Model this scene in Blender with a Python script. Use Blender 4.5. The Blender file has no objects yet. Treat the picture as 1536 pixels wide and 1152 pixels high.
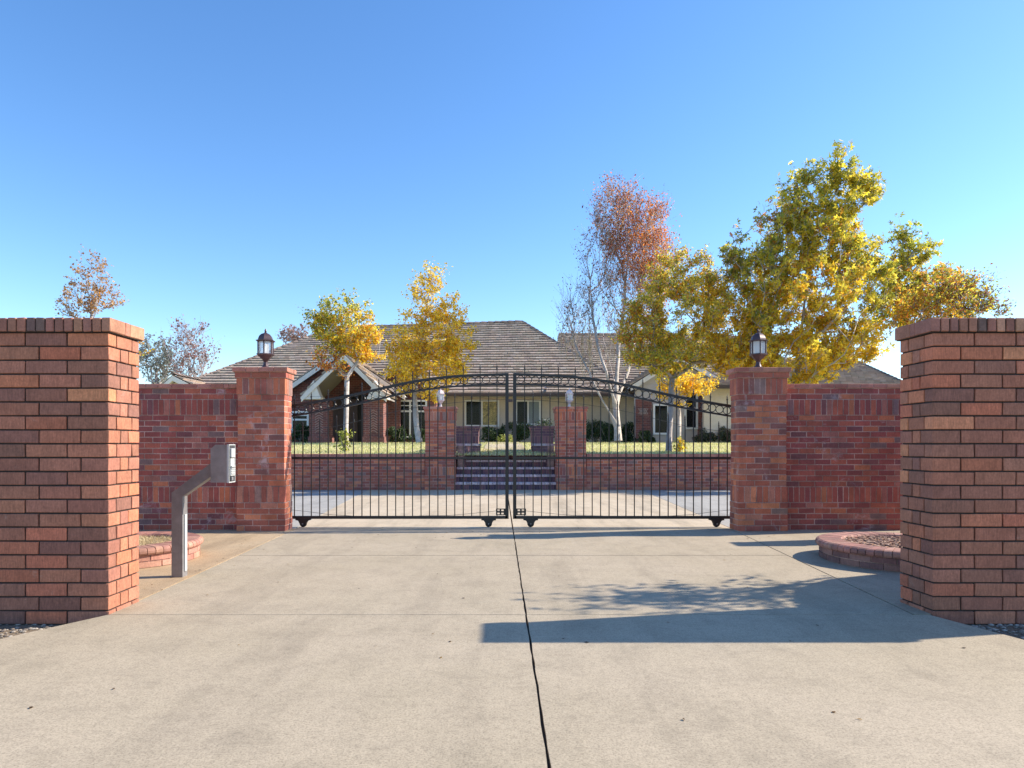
import bpy, math, random
import numpy as np
from mathutils import Vector, Matrix
R = math.radians
rnd = random.Random(7)
scene = bpy.context.scene
COL = scene.collection
F, VX, HY, CH = 1024.0, 750.0, 667.0, 1.24      # focal (px of a 1536 wide frame), vanishing column, horizon row, eye height

def P(px, py, D):
    return Vector(((px - VX) * D / F, D, CH - (py - HY) * D / F))

# ------------------------------------------------------------------ mesh builder
CUBE = [(-1,-1,-1),(1,-1,-1),(1,1,-1),(-1,1,-1),(-1,-1,1),(1,-1,1),(1,1,1),(-1,1,1)]
CUBEF = [(0,3,2,1),(4,5,6,7),(0,1,5,4),(1,2,6,5),(2,3,7,6),(3,0,4,7)]
def _chamfer_template():
    # 24 verts: for each corner three verts, each pushed in on two axes
    vs, idx = [], {}
    for c in CUBE:
        for ax in range(3):
            idx[(c, ax)] = len(vs); vs.append((c, ax))
    fs = []
    for ax in range(3):                                   # big faces: verts whose full axis is ax
        for s in (-1, 1):
            o = [a for a in range(3) if a != ax]
            ring = []
            for (p, q) in ((-1,-1),(1,-1),(1,1),(-1,1)):
                c = [0,0,0]; c[ax] = s; c[o[0]] = p; c[o[1]] = q
                ring.append(idx[(tuple(c), ax)])
            fs.append(tuple(ring))
    for ax in range(3):                                   # edge faces along axis ax
        o = [a for a in range(3) if a != ax]
        for p in (-1, 1):
            for q in (-1, 1):
                c0 = [0,0,0]; c0[o[0]] = p; c0[o[1]] = q; c1 = list(c0)
                c0[ax] = -1; c1[ax] = 1
                fs.append((idx[(tuple(c0), o[0])], idx[(tuple(c1), o[0])], idx[(tuple(c1), o[1])], idx[(tuple(c0), o[1])]))
    for c in CUBE:
        fs.append((idx[(c,0)], idx[(c,1)], idx[(c,2)]))
    return vs, fs
CHV, CHF = _chamfer_template()

class MB:
    def __init__(s): s.v=[]; s.f=[]; s.c=[]; s.m=[]
    def add(s, vs, fs, col=(1,1,1), mi=0):
        n = len(s.v); s.v.extend(vs)
        for f in fs: s.f.append(tuple(i+n for i in f)); s.c.append(col); s.m.append(mi)
    def box(s, x0,x1,y0,y1,z0,z1, col=(1,1,1), mi=0, ch=0, rz=0, jit=0, piv=None):
        cx,cy,cz=(x0+x1)/2,(y0+y1)/2,(z0+z1)/2; hx,hy,hz=abs(x1-x0)/2,abs(y1-y0)/2,abs(z1-z0)/2
        if ch:
            ch=min(ch,hx*.45,hy*.45,hz*.45)
            vs=[]
            for (c,ax) in CHV:
                h=[hx,hy,hz]
                vs.append([c[a]*(h[a] if a==ax else h[a]-ch)+(rnd.uniform(-jit,jit) if jit else 0) for a in range(3)])
            fs=CHF
        else:
            vs=[[c[0]*hx,c[1]*hy,c[2]*hz] for c in CUBE]; fs=CUBEF
        if rz:
            ca,sa=math.cos(rz),math.sin(rz)
            vs=[[v[0]*ca-v[1]*sa,v[0]*sa+v[1]*ca,v[2]] for v in vs]
        s.add([(v[0]+cx,v[1]+cy,v[2]+cz) for v in vs],fs,col,mi)
    def sweep(s, pts, w, h, col=(1,1,1), mi=0, side=Vector((0,1,0))):
        """rectangular bar: w along side, h across"""
        n=len(s.v); pts=[Vector(p) for p in pts]; k=len(pts)
        for i,p in enumerate(pts):
            t=(pts[min(i+1,k-1)]-pts[max(i-1,0)]).normalized()
            u=t.cross(side).normalized()
            sc=1
            if 0<i<k-1:
                a=(pts[i]-pts[i-1]).normalized(); sc=1/max(.5,a.dot(t))
            for a,b in ((-1,-1),(1,-1),(1,1),(-1,1)):
                s.v.append(tuple(p+side*(a*w/2)+u*(b*h/2*sc)))
        for i in range(k-1):
            for j in range(4):
                a=n+4*i+j; b=n+4*i+(j+1)%4
                s.f.append((a,b,b+4,a+4)); s.c.append(col); s.m.append(mi)
        s.f.append((n+3,n+2,n+1,n)); s.c.append(col); s.m.append(mi)
        e=n+4*(k-1); s.f.append((e,e+1,e+2,e+3)); s.c.append(col); s.m.append(mi)
    def tube(s, pts, rs, sides=8, col=(1,1,1), mi=0, closed=False):
        pts=[Vector(p) for p in pts]; k=len(pts); n=len(s.v)
        if not hasattr(rs,'__len__'): rs=[rs]*k
        ref=Vector((0,0,1))
        for i,p in enumerate(pts):
            if closed: t=pts[(i+1)%k]-pts[i-1]
            else: t=pts[min(i+1,k-1)]-pts[max(i-1,0)]
            t.normalize()
            r=ref if abs(t.z)<.9 else Vector((1,0,0))
            if closed: r=Vector((0,1,0))
            u=t.cross(r).normalized(); w=t.cross(u)
            for j in range(sides):
                a=2*math.pi*j/sides
                s.v.append(tuple(p+(u*math.cos(a)+w*math.sin(a))*rs[i]))
        for i in range(k if closed else k-1):
            i2=(i+1)%k
            for j in range(sides):
                s.f.append((n+i*sides+j,n+i*sides+(j+1)%sides,n+i2*sides+(j+1)%sides,n+i2*sides+j)); s.c.append(col); s.m.append(mi)
        if not closed:
            s.f.append(tuple(n+j for j in range(sides))); s.c.append(col); s.m.append(mi)
            e=n+(k-1)*sides; s.f.append(tuple(e+j for j in range(sides))); s.c.append(col); s.m.append(mi)
    def lathe(s, prof, cx, cy, cz, sides=16, col=(1,1,1), mi=0, rot=0):
        n=len(s.v); k=len(prof)
        for (r,z) in prof:
            for j in range(sides):
                a=2*math.pi*(j+.5)/sides+rot
                s.v.append((cx+r*math.cos(a),cy+r*math.sin(a),cz+z))
        for i in range(k-1):
            for j in range(sides):
                s.f.append((n+i*sides+j,n+i*sides+(j+1)%sides,n+(i+1)*sides+(j+1)%sides,n+(i+1)*sides+j)); s.c.append(col); s.m.append(mi)
        s.f.append(tuple(n+j for j in range(sides))[::-1]); s.c.append(col); s.m.append(mi)
        e=n+(k-1)*sides; s.f.append(tuple(e+j for j in range(sides))); s.c.append(col); s.m.append(mi)
    def poly(s, pts, z0, z1, col=(1,1,1), mi=0):
        """vertical prism over a 2-D outline"""
        k=len(pts); vs=[(x,y,z0) for x,y in pts]+[(x,y,z1) for x,y in pts]
        fs=[tuple(range(k))[::-1],tuple(range(k,2*k))]+[(i,(i+1)%k,(i+1)%k+k,i+k) for i in range(k)]
        s.add(vs,fs,col,mi)
    def slab(s, pts, off, col=(1,1,1), mi=0):
        """any planar outline given thickness along vector off"""
        k=len(pts); off=Vector(off); vs=[tuple(p) for p in pts]+[tuple(Vector(p)+off) for p in pts]
        fs=[tuple(range(k))[::-1],tuple(range(k,2*k))]+[(i,(i+1)%k,(i+1)%k+k,i+k) for i in range(k)]
        s.add(vs,fs,col,mi)
    def build(s, name, mats, parent=None, smooth=False, origin=None):
        me=bpy.data.meshes.new(name)
        v=s.v
        if parent is not None: o3=parent.location; v=[(a[0]-o3.x,a[1]-o3.y,a[2]-o3.z) for a in v]
        elif origin is not None: v=[(a[0]-origin[0],a[1]-origin[1],a[2]-origin[2]) for a in v]
        me.from_pydata(v,[],s.f)
        if not isinstance(mats,(list,tuple)): mats=[mats]
        for m in mats: me.materials.append(m)
        me.polygons.foreach_set('material_index', s.m)
        at=me.attributes.new('tint','FLOAT_COLOR','FACE')
        at.data.foreach_set('color', np.array([(c[0],c[1],c[2],1) for c in s.c],dtype=np.float32).ravel())
        if smooth: me.polygons.foreach_set('use_smooth',[True]*len(me.polygons))
        me.update()
        o=bpy.data.objects.new(name,me); COL.objects.link(o)
        if parent is not None: o.parent=parent
        elif origin is not None: o.location=origin
        return o

def tag(o,label=None,cat=None,group=None,kind=None):
    if label: o['label']=label
    if cat: o['category']=cat
    if group: o['group']=group
    if kind: o['kind']=kind
    return o
def thing(name,loc,label,cat,group=None):
    o=bpy.data.objects.new(name,None); COL.objects.link(o); o.location=loc; o.empty_display_size=.2
    return tag(o,label,cat,group)

# ------------------------------------------------------------------ materials
def new_mat(name):
    m=bpy.data.materials.new(name); m.use_nodes=True; nt=m.node_tree
    return m,nt,nt.nodes['Principled BSDF'],nt.nodes['Material Output']
def N(nt,t,**kw):
    n=nt.nodes.new(t)
    for k,v in kw.items(): setattr(n,k,v)
    return n
def noise(nt,vec,scale,detail=4,rough=.55,dist=0):
    n=N(nt,'ShaderNodeTexNoise'); n.inputs['Scale'].default_value=scale; n.inputs['Detail'].default_value=detail
    n.inputs['Roughness'].default_value=rough; n.inputs['Distortion'].default_value=dist
    nt.links.new(vec,n.inputs['Vector']); return n.outputs['Fac']
def ramp(nt,fac,stops):
    r=N(nt,'ShaderNodeValToRGB'); e=r.color_ramp.elements
    while len(e)<len(stops): e.new(.5)
    for i,(p,c) in enumerate(stops): e[i].position=p; e[i].color=(c[0],c[1],c[2],1) if hasattr(c,'__len__') else (c,c,c,1)
    nt.links.new(fac,r.inputs['Fac']); return r.outputs['Color']
def mix(nt,fac,a,b,mode='MIX'):
    m=N(nt,'ShaderNodeMix',data_type='RGBA',blend_type=mode)
    for s,v in ((m.inputs[0],fac),(m.inputs[6],a),(m.inputs[7],b)):
        if hasattr(v,'is_linked'): nt.links.new(v,s)
        else: s.default_value=v if s.type=='VALUE' else (v[0],v[1],v[2],1)
    return m.outputs[2]
def pos(nt): return N(nt,'ShaderNodeNewGeometry').outputs['Position']
def bump(nt,bs,h,strength=.3,dist=.01):
    b=N(nt,'ShaderNodeBump'); b.inputs['Strength'].default_value=strength; b.inputs['Distance'].default_value=dist
    nt.links.new(h,b.inputs['Height']); nt.links.new(b.outputs['Normal'],bs.inputs['Normal'])
def surf(name,base=None,rough=.7,metal=0,nz=(30,.25),bp=None,nz2=None,spec=None,stain=None,transl=0,drag=0):
    """base colour (None: the mesh's per-face tint) times noise"""
    m,nt,bs,out=new_mat(name); g=pos(nt)
    if base is None:
        a=N(nt,'ShaderNodeAttribute',attribute_name='tint'); c=a.outputs['Color']
    else: c=base
    n=noise(nt,g,nz[0],5,.65); r=ramp(nt,n,[(.25,1-nz[1]),(.75,1+nz[1])])
    c=mix(nt,1.0,c,r,'MULTIPLY')
    if nz2:
        n2=noise(nt,g,nz2[0],3); c=mix(nt,1.0,c,ramp(nt,n2,[(.3,1-nz2[1]),(.7,1+nz2[1])]),'MULTIPLY')
    if drag:
        mp=N(nt,'ShaderNodeMapping'); mp.inputs['Scale'].default_value=(1,1,.13); nt.links.new(g,mp.inputs[0])
        nd=noise(nt,mp.outputs[0],120,3,.7); c=mix(nt,1.0,c,ramp(nt,nd,[(.3,1-drag),(.7,1+drag)]),'MULTIPLY')
    if stain:   # (scale, threshold, colour, strength)
        n3=noise(nt,g,stain[0],6,.7,.6)
        f=ramp(nt,n3,[(stain[1],0),(min(1,stain[1]+.1),stain[3])])
        c=mix(nt,f,c,stain[2])
    nt.links.new(c,bs.inputs['Base Color']); bs.inputs['Roughness'].default_value=rough; bs.inputs['Metallic'].default_value=metal
    if spec is not None: bs.inputs['Specular IOR Level'].default_value=spec
    if bp: bump(nt,bs,noise(nt,g,bp[0],6,.7),bp[1],bp[2] if len(bp)>2 else .004)
    if transl:
        t=N(nt,'ShaderNodeBsdfTranslucent'); nt.links.new(c,t.inputs['Color'])
        ms=N(nt,'ShaderNodeMixShader'); ms.inputs[0].default_value=transl
        nt.links.new(bs.outputs[0],ms.inputs[1]); nt.links.new(t.outputs[0],ms.inputs[2]); nt.links.new(ms.outputs[0],out.inputs['Surface'])
    return m

def brick_tex(name,c1,c2,c3,mortar,scale=1.0):
    m,nt,bs,out=new_mat(name); g=pos(nt)
    sep=N(nt,'ShaderNodeSeparateXYZ'); nt.links.new(g,sep.inputs[0])
    ad=N(nt,'ShaderNodeMath',operation='ADD'); nt.links.new(sep.outputs[0],ad.inputs[0]); nt.links.new(sep.outputs[1],ad.inputs[1])
    cb=N(nt,'ShaderNodeCombineXYZ'); nt.links.new(ad.outputs[0],cb.inputs[0]); nt.links.new(sep.outputs[2],cb.inputs[1])
    b=N(nt,'ShaderNodeTexBrick'); b.inputs['Scale'].default_value=1
    for k,v in (('Brick Width',.232),('Row Height',.08),('Mortar Size',.006),('Bias',0)): b.inputs[k].default_value=v
    b.inputs['Color1'].default_value=(*c1,1); b.inputs['Color2'].default_value=(*c2,1); b.inputs['Mortar'].default_value=(*mortar,1)
    nt.links.new(cb.outputs[0],b.inputs['Vector'])
    n=noise(nt,g,1.7,3); c=mix(nt,1.0,b.outputs['Color'],ramp(nt,n,[(.3,.75),(.7,1.2)]),'MULTIPLY')
    nt.links.new(c,bs.inputs['Base Color']); bs.inputs['Roughness'].default_value=.9
    bump(nt,bs,b.outputs['Fac'],-.5,.01)
    return m

def concrete(name,base,warm,speck=.5,dark=.75):
    m,nt,bs,out=new_mat(name); g=pos(nt)
    big=noise(nt,g,.55,5,.6,.3); c=mix(nt,ramp(nt,big,[(.35,0),(.68,1)]),base,warm)
    mid=noise(nt,g,3.2,6,.7,.4); c=mix(nt,1.0,c,ramp(nt,mid,[(.28,.84),(.5,1),(.75,1.08)]),'MULTIPLY')
    mp=N(nt,'ShaderNodeMapping'); mp.inputs['Scale'].default_value=(1.2,.16,1); nt.links.new(g,mp.inputs[0])
    st=noise(nt,mp.outputs[0],1.6,6,.65); c=mix(nt,1.0,c,ramp(nt,st,[(.34,dark),(.5,1)]),'MULTIPLY')
    f1=noise(nt,g,95,3,.8); c=mix(nt,1.0,c,ramp(nt,f1,[(.3,1-speck*.5),(.5,1),(.72,1+speck*.22)]),'MULTIPLY')
    f3=noise(nt,g,26,3,.7); c=mix(nt,1.0,c,ramp(nt,f3,[(.32,.86),(.5,1),(.7,1.06)]),'MULTIPLY')
    v=N(nt,'ShaderNodeTexVoronoi'); v.inputs['Scale'].default_value=46; nt.links.new(g,v.inputs['Vector'])
    vs=ramp(nt,v.outputs['Distance'],[(.05,.62),(.16,1)]); c=mix(nt,1.0,c,vs,'MULTIPLY')
    # scattered drips and tyre grime
    bl=noise(nt,g,7,5,.8,1.5); c=mix(nt,ramp(nt,bl,[(.68,0),(.76,.45)]),c,(base[0]*.4,base[1]*.4,base[2]*.42))
    nt.links.new(c,bs.inputs['Base Color']); bs.inputs['Roughness'].default_value=.85; bs.inputs['Specular IOR Level'].default_value=.3
    bump(nt,bs,f1,.35,.003)
    return m

M={}
M['brick_big']=surf('brick_big',None,.88,nz=(60,.22),nz2=(9,.12),bp=(220,.6,.003),stain=(5,.64,(.5,.40,.33),.3),drag=.22)
M['mortar_dark']=surf('mortar_dark',(.045,.033,.028),.95,nz=(80,.4),bp=(150,.6,.004))
M['brick_red']=surf('brick_red',None,.85,nz=(70,.22),nz2=(6,.18),bp=(200,.5,.003),drag=.15,stain=(2.6,.60,(.66,.52,.52),.55))
M['mortar_light']=surf('mortar_light',(.44,.28,.23),.95,nz=(40,.4),nz2=(3,.45),bp=(120,.5,.004))
M['brick_inner']=surf('brick_inner',None,.85,nz=(50,.2),nz2=(4,.15),stain=(2.2,.69,(.6,.5,.5),.5))
M['coping']=surf('coping',None,.8,nz=(60,.25),nz2=(7,.2),bp=(180,.5,.003))
M['house_brick']=brick_tex('house_brick',(.24,.075,.06),(.12,.05,.055),None,(.3,.21,.19))
M['concrete']=concrete('concrete',(.44,.36,.258),(.395,.325,.225),.9,.86)
M['concrete_warm']=concrete('concrete_warm',(.48,.365,.235),(.42,.29,.17),1.1,.75)
M['concrete_inner']=concrete('concrete_inner',(.56,.46,.335),(.51,.41,.29),.4)
M['asphalt_pale']=concrete('asphalt_pale',(.40,.38,.345),(.36,.34,.31),.5,.8)
M['joint']=surf('joint',(.035,.03,.028),.95,nz=(30,.4))
M['ground']=surf('ground',(.20,.15,.10),.95,nz=(3,.3),nz2=(40,.3),bp=(30,.6,.02))
M['soil']=surf('soil',(.22,.15,.10),.95,nz=(25,.45),bp=(60,.8,.02))
M['lawn']=surf('lawn',(.52,.48,.22),.95,nz=(4,.3),nz2=(1.1,.3),bp=(60,.6,.03))
M['grass']=surf('grass',None,.7,nz=(3,.2),transl=.4)
M['straw']=surf('straw',None,.7,nz=(20,.2),transl=.3)
M['pebble']=surf('pebble',None,.8,nz=(60,.2))
M['black_metal']=surf('black_metal',(.011,.008,.008),.42,nz=(40,.3),spec=.6,bp=(300,.15,.001))
M['dull_black']=surf('dull_black',(.02,.018,.018),.7,nz=(40,.3))
M['steel']=surf('steel',(.25,.235,.235),.5,.35,nz=(14,.18),nz2=(3,.22),bp=(200,.1,.001))
M['steel_dark']=surf('steel_dark',(.06,.06,.065),.5,.2,nz=(20,.2))
M['white_plastic']=surf('white_plastic',(.45,.46,.45),.45,nz=(20,.06))
M['bronze']=surf('bronze',(.085,.05,.055),.42,.35,nz=(30,.25),nz2=(8,.2))
M['bronze_pale']=surf('bronze_pale',(.72,.58,.56),.5,.0,nz=(30,.2))
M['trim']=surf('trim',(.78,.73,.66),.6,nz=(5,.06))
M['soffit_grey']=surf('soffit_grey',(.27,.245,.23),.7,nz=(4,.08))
M['white_frame']=surf('white_frame',(.82,.83,.84),.5,nz=(5,.04))
M['siding']=surf('siding',(.66,.58,.50),.7,nz=(3,.07),nz2=(25,.06))
M['siding_shade']=surf('siding_grey',(.56,.51,.49),.7,nz=(3,.07),nz2=(25,.06))  # same siding, greyed and darkened: the shade is painted into its colour
M['gutter']=surf('gutter',(.075,.05,.042),.5,nz=(4,.15))
M['tile']=surf('tile',None,.85,nz=(14,.2),bp=(40,.5,.01))
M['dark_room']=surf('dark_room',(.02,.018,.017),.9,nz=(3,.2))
M['door_wood']=surf('door_wood',(.05,.025,.018),.5,nz=(10,.3))
M['curtain_gold']=surf('curtain_gold',(.95,.72,.30),.8,nz=(6,.6),nz2=(14,.5))  # reflection of yellow trees in the glass, painted as gold mottling
M['curtain_white']=surf('curtain_white',(.62,.66,.70),.8,nz=(2,.08))
M['bark_pale']=surf('bark_pale',(.50,.44,.38),.9,nz=(9,.35),nz2=(2.5,.2),bp=(30,.6,.02))
M['bark_grey']=surf('bark_grey',(.34,.29,.26),.9,nz=(9,.35),bp=(30,.6,.02))
M['bark_far']=surf('bark_far',(.33,.29,.29),.9,nz=(4,.2))
M['leaf']=surf('leaf',None,.6,nz=(4,.15),spec=.35,transl=.6)
M['leaf_dark']=surf('leaf_dark',None,.55,nz=(4,.25),spec=.35,transl=.25)
def glass(name,col,rough,w,tint=(.95,.97,1)):
    m,nt,bs,out=new_mat(name)
    bs.inputs['Base Color'].default_value=(*col,1); bs.inputs['Roughness'].default_value=rough
    n=noise(nt,pos(nt),8,2); bump(nt,bs,n,.03,.005)
    t=N(nt,'ShaderNodeBsdfTransparent'); t.inputs['Color'].default_value=(*tint,1)
    ms=N(nt,'ShaderNodeMixShader'); ms.inputs[0].default_value=w
    nt.links.new(t.outputs[0],ms.inputs[1]); nt.links.new(bs.outputs[0],ms.inputs[2]); nt.links.new(ms.outputs[0],out.inputs['Surface'])
    return m
M['lamp_glass']=glass('lamp_glass',(.95,.96,.96),.12,.5)
M['pane']=glass('pane',(.02,.025,.03),.03,.15,(.92,.94,.95))

def pick(pal,v=.12):
    c=rnd.choice(pal); k=1+rnd.uniform(-v,v)
    return (c[0]*k*(1+rnd.uniform(-.05,.05)),c[1]*k,c[2]*k*(1+rnd.uniform(-.05,.05)))
BIG=[(.31,.155,.115)]*7+[(.265,.135,.105)]*6+[(.34,.165,.115)]*4+[(.42,.185,.115)]*2+[(.225,.12,.10)]*2+[(.39,.16,.105)]*2+[(.46,.23,.14)]
CAPB=[(.36,.17,.12)]*4+[(.30,.14,.11)]*4+[(.44,.25,.17)]*2+[(.17,.11,.10)]+[(.4,.2,.13)]*2
RED=[(.40,.13,.095)]*6+[(.34,.11,.09)]*5+[(.48,.16,.10)]*3+[(.58,.22,.13)]*2+[(.25,.11,.11)]*2+[(.28,.18,.18)]+[(.44,.19,.15)]*3
REDW=[(.36,.095,.08)]*6+[(.30,.08,.08)]*5+[(.42,.12,.085)]*4+[(.52,.17,.10)]*1+[(.22,.08,.09)]*2+[(.24,.14,.15)]+[(.40,.15,.13)]*2
COPE=[(.45,.20,.17)]*3+[(.38,.15,.13)]*2+[(.5,.25,.2)]
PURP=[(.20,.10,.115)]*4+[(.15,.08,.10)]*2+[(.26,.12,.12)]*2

# ------------------------------------------------------------------ brickwork: real bricks over a mortar core
BIG=[(c[0]*1.20,c[1]*.98,c[2]*.82) for c in BIG]; CAPB=[(c[0]*1.05,c[1]*.95,c[2]*.85) for c in CAPB]
RED=[(c[0]*1.02,c[1]*.92,c[2]*.76) for c in RED]; REDW=[(c[0]*.98,c[1]*.9,c[2]*.76) for c in REDW]; COPE=[(c[0],c[1]*.92,c[2]*.78) for c in COPE]
def run(a,b,first,L,J):
    """split a..b into lengths: first, then L each, last the rest"""
    out=[]; x=a; ln=first
    while x<b-.002:
        e=min(x+ln,b)
        if b-e<L*.25: e=b
        out.append((x+J/2 if x>a else x,e-J/2 if e<b else e)); x=e; ln=L
    return out
def course(mb,x0,x1,y0,y1,z0,z1,cor,L,J,pal,ch,firstx=None,firsty=None,rev=False,jit=.0015,t=.09,pro=.0015,mi=0):
    """one course round a rectangular pier; cor = (x size, y size) of the corner bricks"""
    cx,cy=cor; cx=min(cx,(x1-x0)/2); cy=min(cy,(y1-y0)/2); h=J/2
    def b(a0,a1,b0,b1):
        d=rnd.uniform(-pro,pro)
        mb.box(a0,a1,b0,b1,z0+h,z1-h,pick(pal),mi,ch,jit=jit)
    p=lambda: rnd.uniform(-pro,pro)
    for sx in (0,1):
        for sy in (0,1):
            d=p()
            ax0,ax1=(x0-d,x0+cx-h) if sx==0 else (x1-cx+h,x1+d)
            ay0,ay1=(y0-d,y0+cy-h) if sy==0 else (y1-cy+h,y1+d)
            b(ax0,ax1,ay0,ay1)
    segs=run(x0+cx,x1-cx,firstx or L,L,J) if x1-cx-x0-cx>.02 else []
    if rev: segs=[(x0+x1-b_,x0+x1-a_) for a_,b_ in segs]
    for a_,e_ in segs:
        s_=h if abs(a_-(x0+cx))<1e-6 else 0
        a2=a_+h if abs(a_-(x0+cx))<1e-4 else a_; e2=e_-h if abs(e_-(x1-cx))<1e-4 else e_
        d=p(); b(a2,e2,y0-d,y0+t); b(a2,e2,y1-t,y1+d)
    segs=run(y0+cy,y1-cy,firsty or L,L,J) if y1-cy-y0-cy>.02 else []
    for a_,e_ in segs:
        a2=a_+h if abs(a_-(y0+cy))<1e-4 else a_; e2=e_-h if abs(e_-(y1-cy))<1e-4 else e_
        d=p(); b(x0-d,x0+t,a2,e2); b(x1-t,x1+d,a2,e2)

def big_pier(name,x0,x1,y0,y1,label,side):
    """front wall end of 12 x 4 inch bricks with deep raked joints and a rowlock cap"""
    ctr=((x0+x1)/2,(y0+y1)/2,0)
    t=thing(name,ctr,label,'brick wall','brick wall ends flanking the driveway mouth')
    mb=MB(); H=.1016; J=.0115; n=20; top=n*H+.028
    rev=(side<0)
    for i in range(-1,n):
        z0=top-(n-i)*H; z1=z0+H
        par=i%2
        if par: course(mb,x0,x1,y0,y1,z0,z1,(.305,.105),.305,J,BIG,.0035,.305,.155,rev)
        else:   course(mb,x0,x1,y0,y1,z0,z1,(.205,.155),.305,J,BIG,.0035,.305,.16,rev)
    mb.box(x0+.013,x1-.013,y0+.013,y1-.013,top-(n+1)*H+.01,top-.004,(1,1,1),1)
    mb.build('brickwork',[M['brick_big'],M['mortar_dark']],t)
    mb=MB(); o=.028; X0,X1,Y0,Y1=x0-o,x1+o,y0-o,y1+o; z0,z1=top+.003,top+.102; p=.0677; J=.009
    L=.2
    # rowlocks along front and back
    k=int((X1-X0)/p); pp=(X1-X0)/k
    for i in range(k):
        a=X0+i*pp; w=pp
        for (ya,yb) in ((Y0,Y0+.2),(Y1-.2,Y1)):
            d=rnd.uniform(-.0015,.0015)
            mb.box(a+J/2 if i else a,a+w-J/2 if i<k-1 else a+w,ya-d,yb+d,z0,z1+rnd.uniform(-.001,.001),pick(CAPB),0,.005,jit=.0018)
    k=max(1,round((Y1-Y0-.4)/p)); 
    if Y1-Y0-.4>.03:
        pp=(Y1-Y0-.4)/k
        for i in range(k):
            a=Y0+.2+i*pp
            for (xa,xb) in ((X0,X0+.2),(X1-.2,X1)):
                mb.box(xa,xb,a+J/2,a+pp-J/2,z0,z1,pick(CAPB),0,.005,jit=.0018)
    mb.box(X0+.012,X1-.012,Y0+.012,Y1-.012,top-.002,z1-.008,(1,1,1),1)
    mb.build('cap',[M['coping'],M['mortar_dark']],t)
    return t
big_pier('brick_wall',-5.6,-2.855,4.98,5.40,'tall near brick wall end on the left side of the driveway mouth, its side face lit by the sun',-1)
big_pier('brick_wall',3.158,5.75,4.98,5.39,'tall near brick wall end on the right of the driveway mouth, casting the long shadow on the concrete',1)

def lay(mb,x0,x1,y0,y1,c,plan,pal,ch,L=.232,J=.012,mort=1,z=0,insets=None):
    """plan: list of ('c',n,grow) courses and ('s',1,grow) soldier bands and ('k',1,grow) flat cap"""
    par=0
    for kind,n,g in plan:
        X0,X1,Y0,Y1=x0-g,x1+g,y0-g,y1+g
        if kind=='c':
            for _ in range(n):
                cor=(L,.112) if par%2 else (.112,L if (y1-y0)>.3 else (y1-y0)/2)
                course(mb,X0,X1,Y0,Y1,z,z+c,cor,L,J,pal,ch,pro=.002)
                par+=1; z+=c
            mb.box(X0+.004,X1-.004,Y0+.004,Y1-.004,z-n*c,z,(1,1,1),mort)
        elif kind=='s':
            hh=2.86*c; w=X1-X0; k=max(2,round(w/c)); cw=w/k
            k2=max(2,round((Y1-Y0)/c)); cw2=(Y1-Y0)/k2
            course(mb,X0,X1,Y0,Y1,z,z+hh,(cw,cw2),cw,J,pal,ch,pro=.002)
            mb.box(X0+.004,X1-.004,Y0+.004,Y1-.004,z,z+hh,(1,1,1),mort); z+=hh
        elif kind=='k':
            course(mb,X0,X1,Y0,Y1,z+.002,z+c*.86,(.19,.11),.19,J*.7,COPE if pal is not PURP else PURP,ch,pro=.003)
            mb.box(X0+.01,X1-.01,Y0+.01,Y1-.01,z,z+c*.8,(1,1,1),mort); z+=c*.86
    return z

PIL=[('c',5,.012),('s',1,.006),('c',16,0),('s',1,.012),('c',1,.03),('k',1,.055)]
def gate_pillar(xa,xb,ya,yb,c,label,pal,mat,group):
    t=thing('brick_pillar',((xa+xb)/2,(ya+yb)/2,0),label,'pillar',group)
    mb=MB(); z=lay(mb,xa,xb,ya,yb,c,PIL[:-1],pal,.002); mb.build('shaft',[M[mat],M['mortar_light']],t)
    mb=MB(); z2=lay(mb,xa,xb,ya,yb,c,PIL[-1:],pal,.004,z=z); mb.build('cap',[M['coping'],M['mortar_light']],t)
    return z2
zt=gate_pillar(-3.755,-3.085,9.77,10.10,.0821,'brick pillar carrying a lantern at the left end of the gate','' or RED,'brick_red','brick pillars at the gate')
gate_pillar(3.415,4.10,9.77,10.10,.0821,'brick pillar carrying a lantern at the right end of the gate',RED,'brick_red','brick pillars at the gate')
zi=gate_pillar(-2.05,-1.25,18.7,19.5,.0800,'inner brick pillar left of the steps, seen through the gate',RED,'brick_inner','inner brick pillars beside the steps')
gate_pillar(1.56,2.36,18.7,19.5,.0800,'inner brick pillar right of the steps, seen through the gate',RED,'brick_inner','inner brick pillars beside the steps')

WALLP=[('c',5,.010),('s',1,.004),('c',13,0),('s',1,.006),('c',2,0),('k',1,.02)]
def rear_wall(x0,x1,label):
    t=thing('boundary_wall',((x0+x1)/2,10.0,0),label,'wall','brick walls either side of the gate')
    mb=MB(); z=lay(mb,x0,x1,9.92,10.14,.08,WALLP[:-1],REDW,.002); mb.build('brickwork',[M['brick_red'],M['mortar_light']],t)
    mb=MB(); lay(mb,x0,x1,9.92,10.14,.08,WALLP[-1:],REDW,.004,z=z); mb.build('coping',[M['coping'],M['mortar_light']],t)
rear_wall(-7.6,-3.765,'red brick wall joining the left gate pillar, behind the entry keypad')
rear_wall(4.112,6.1,'dark red brick wall with white stains joining the right gate pillar')

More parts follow.
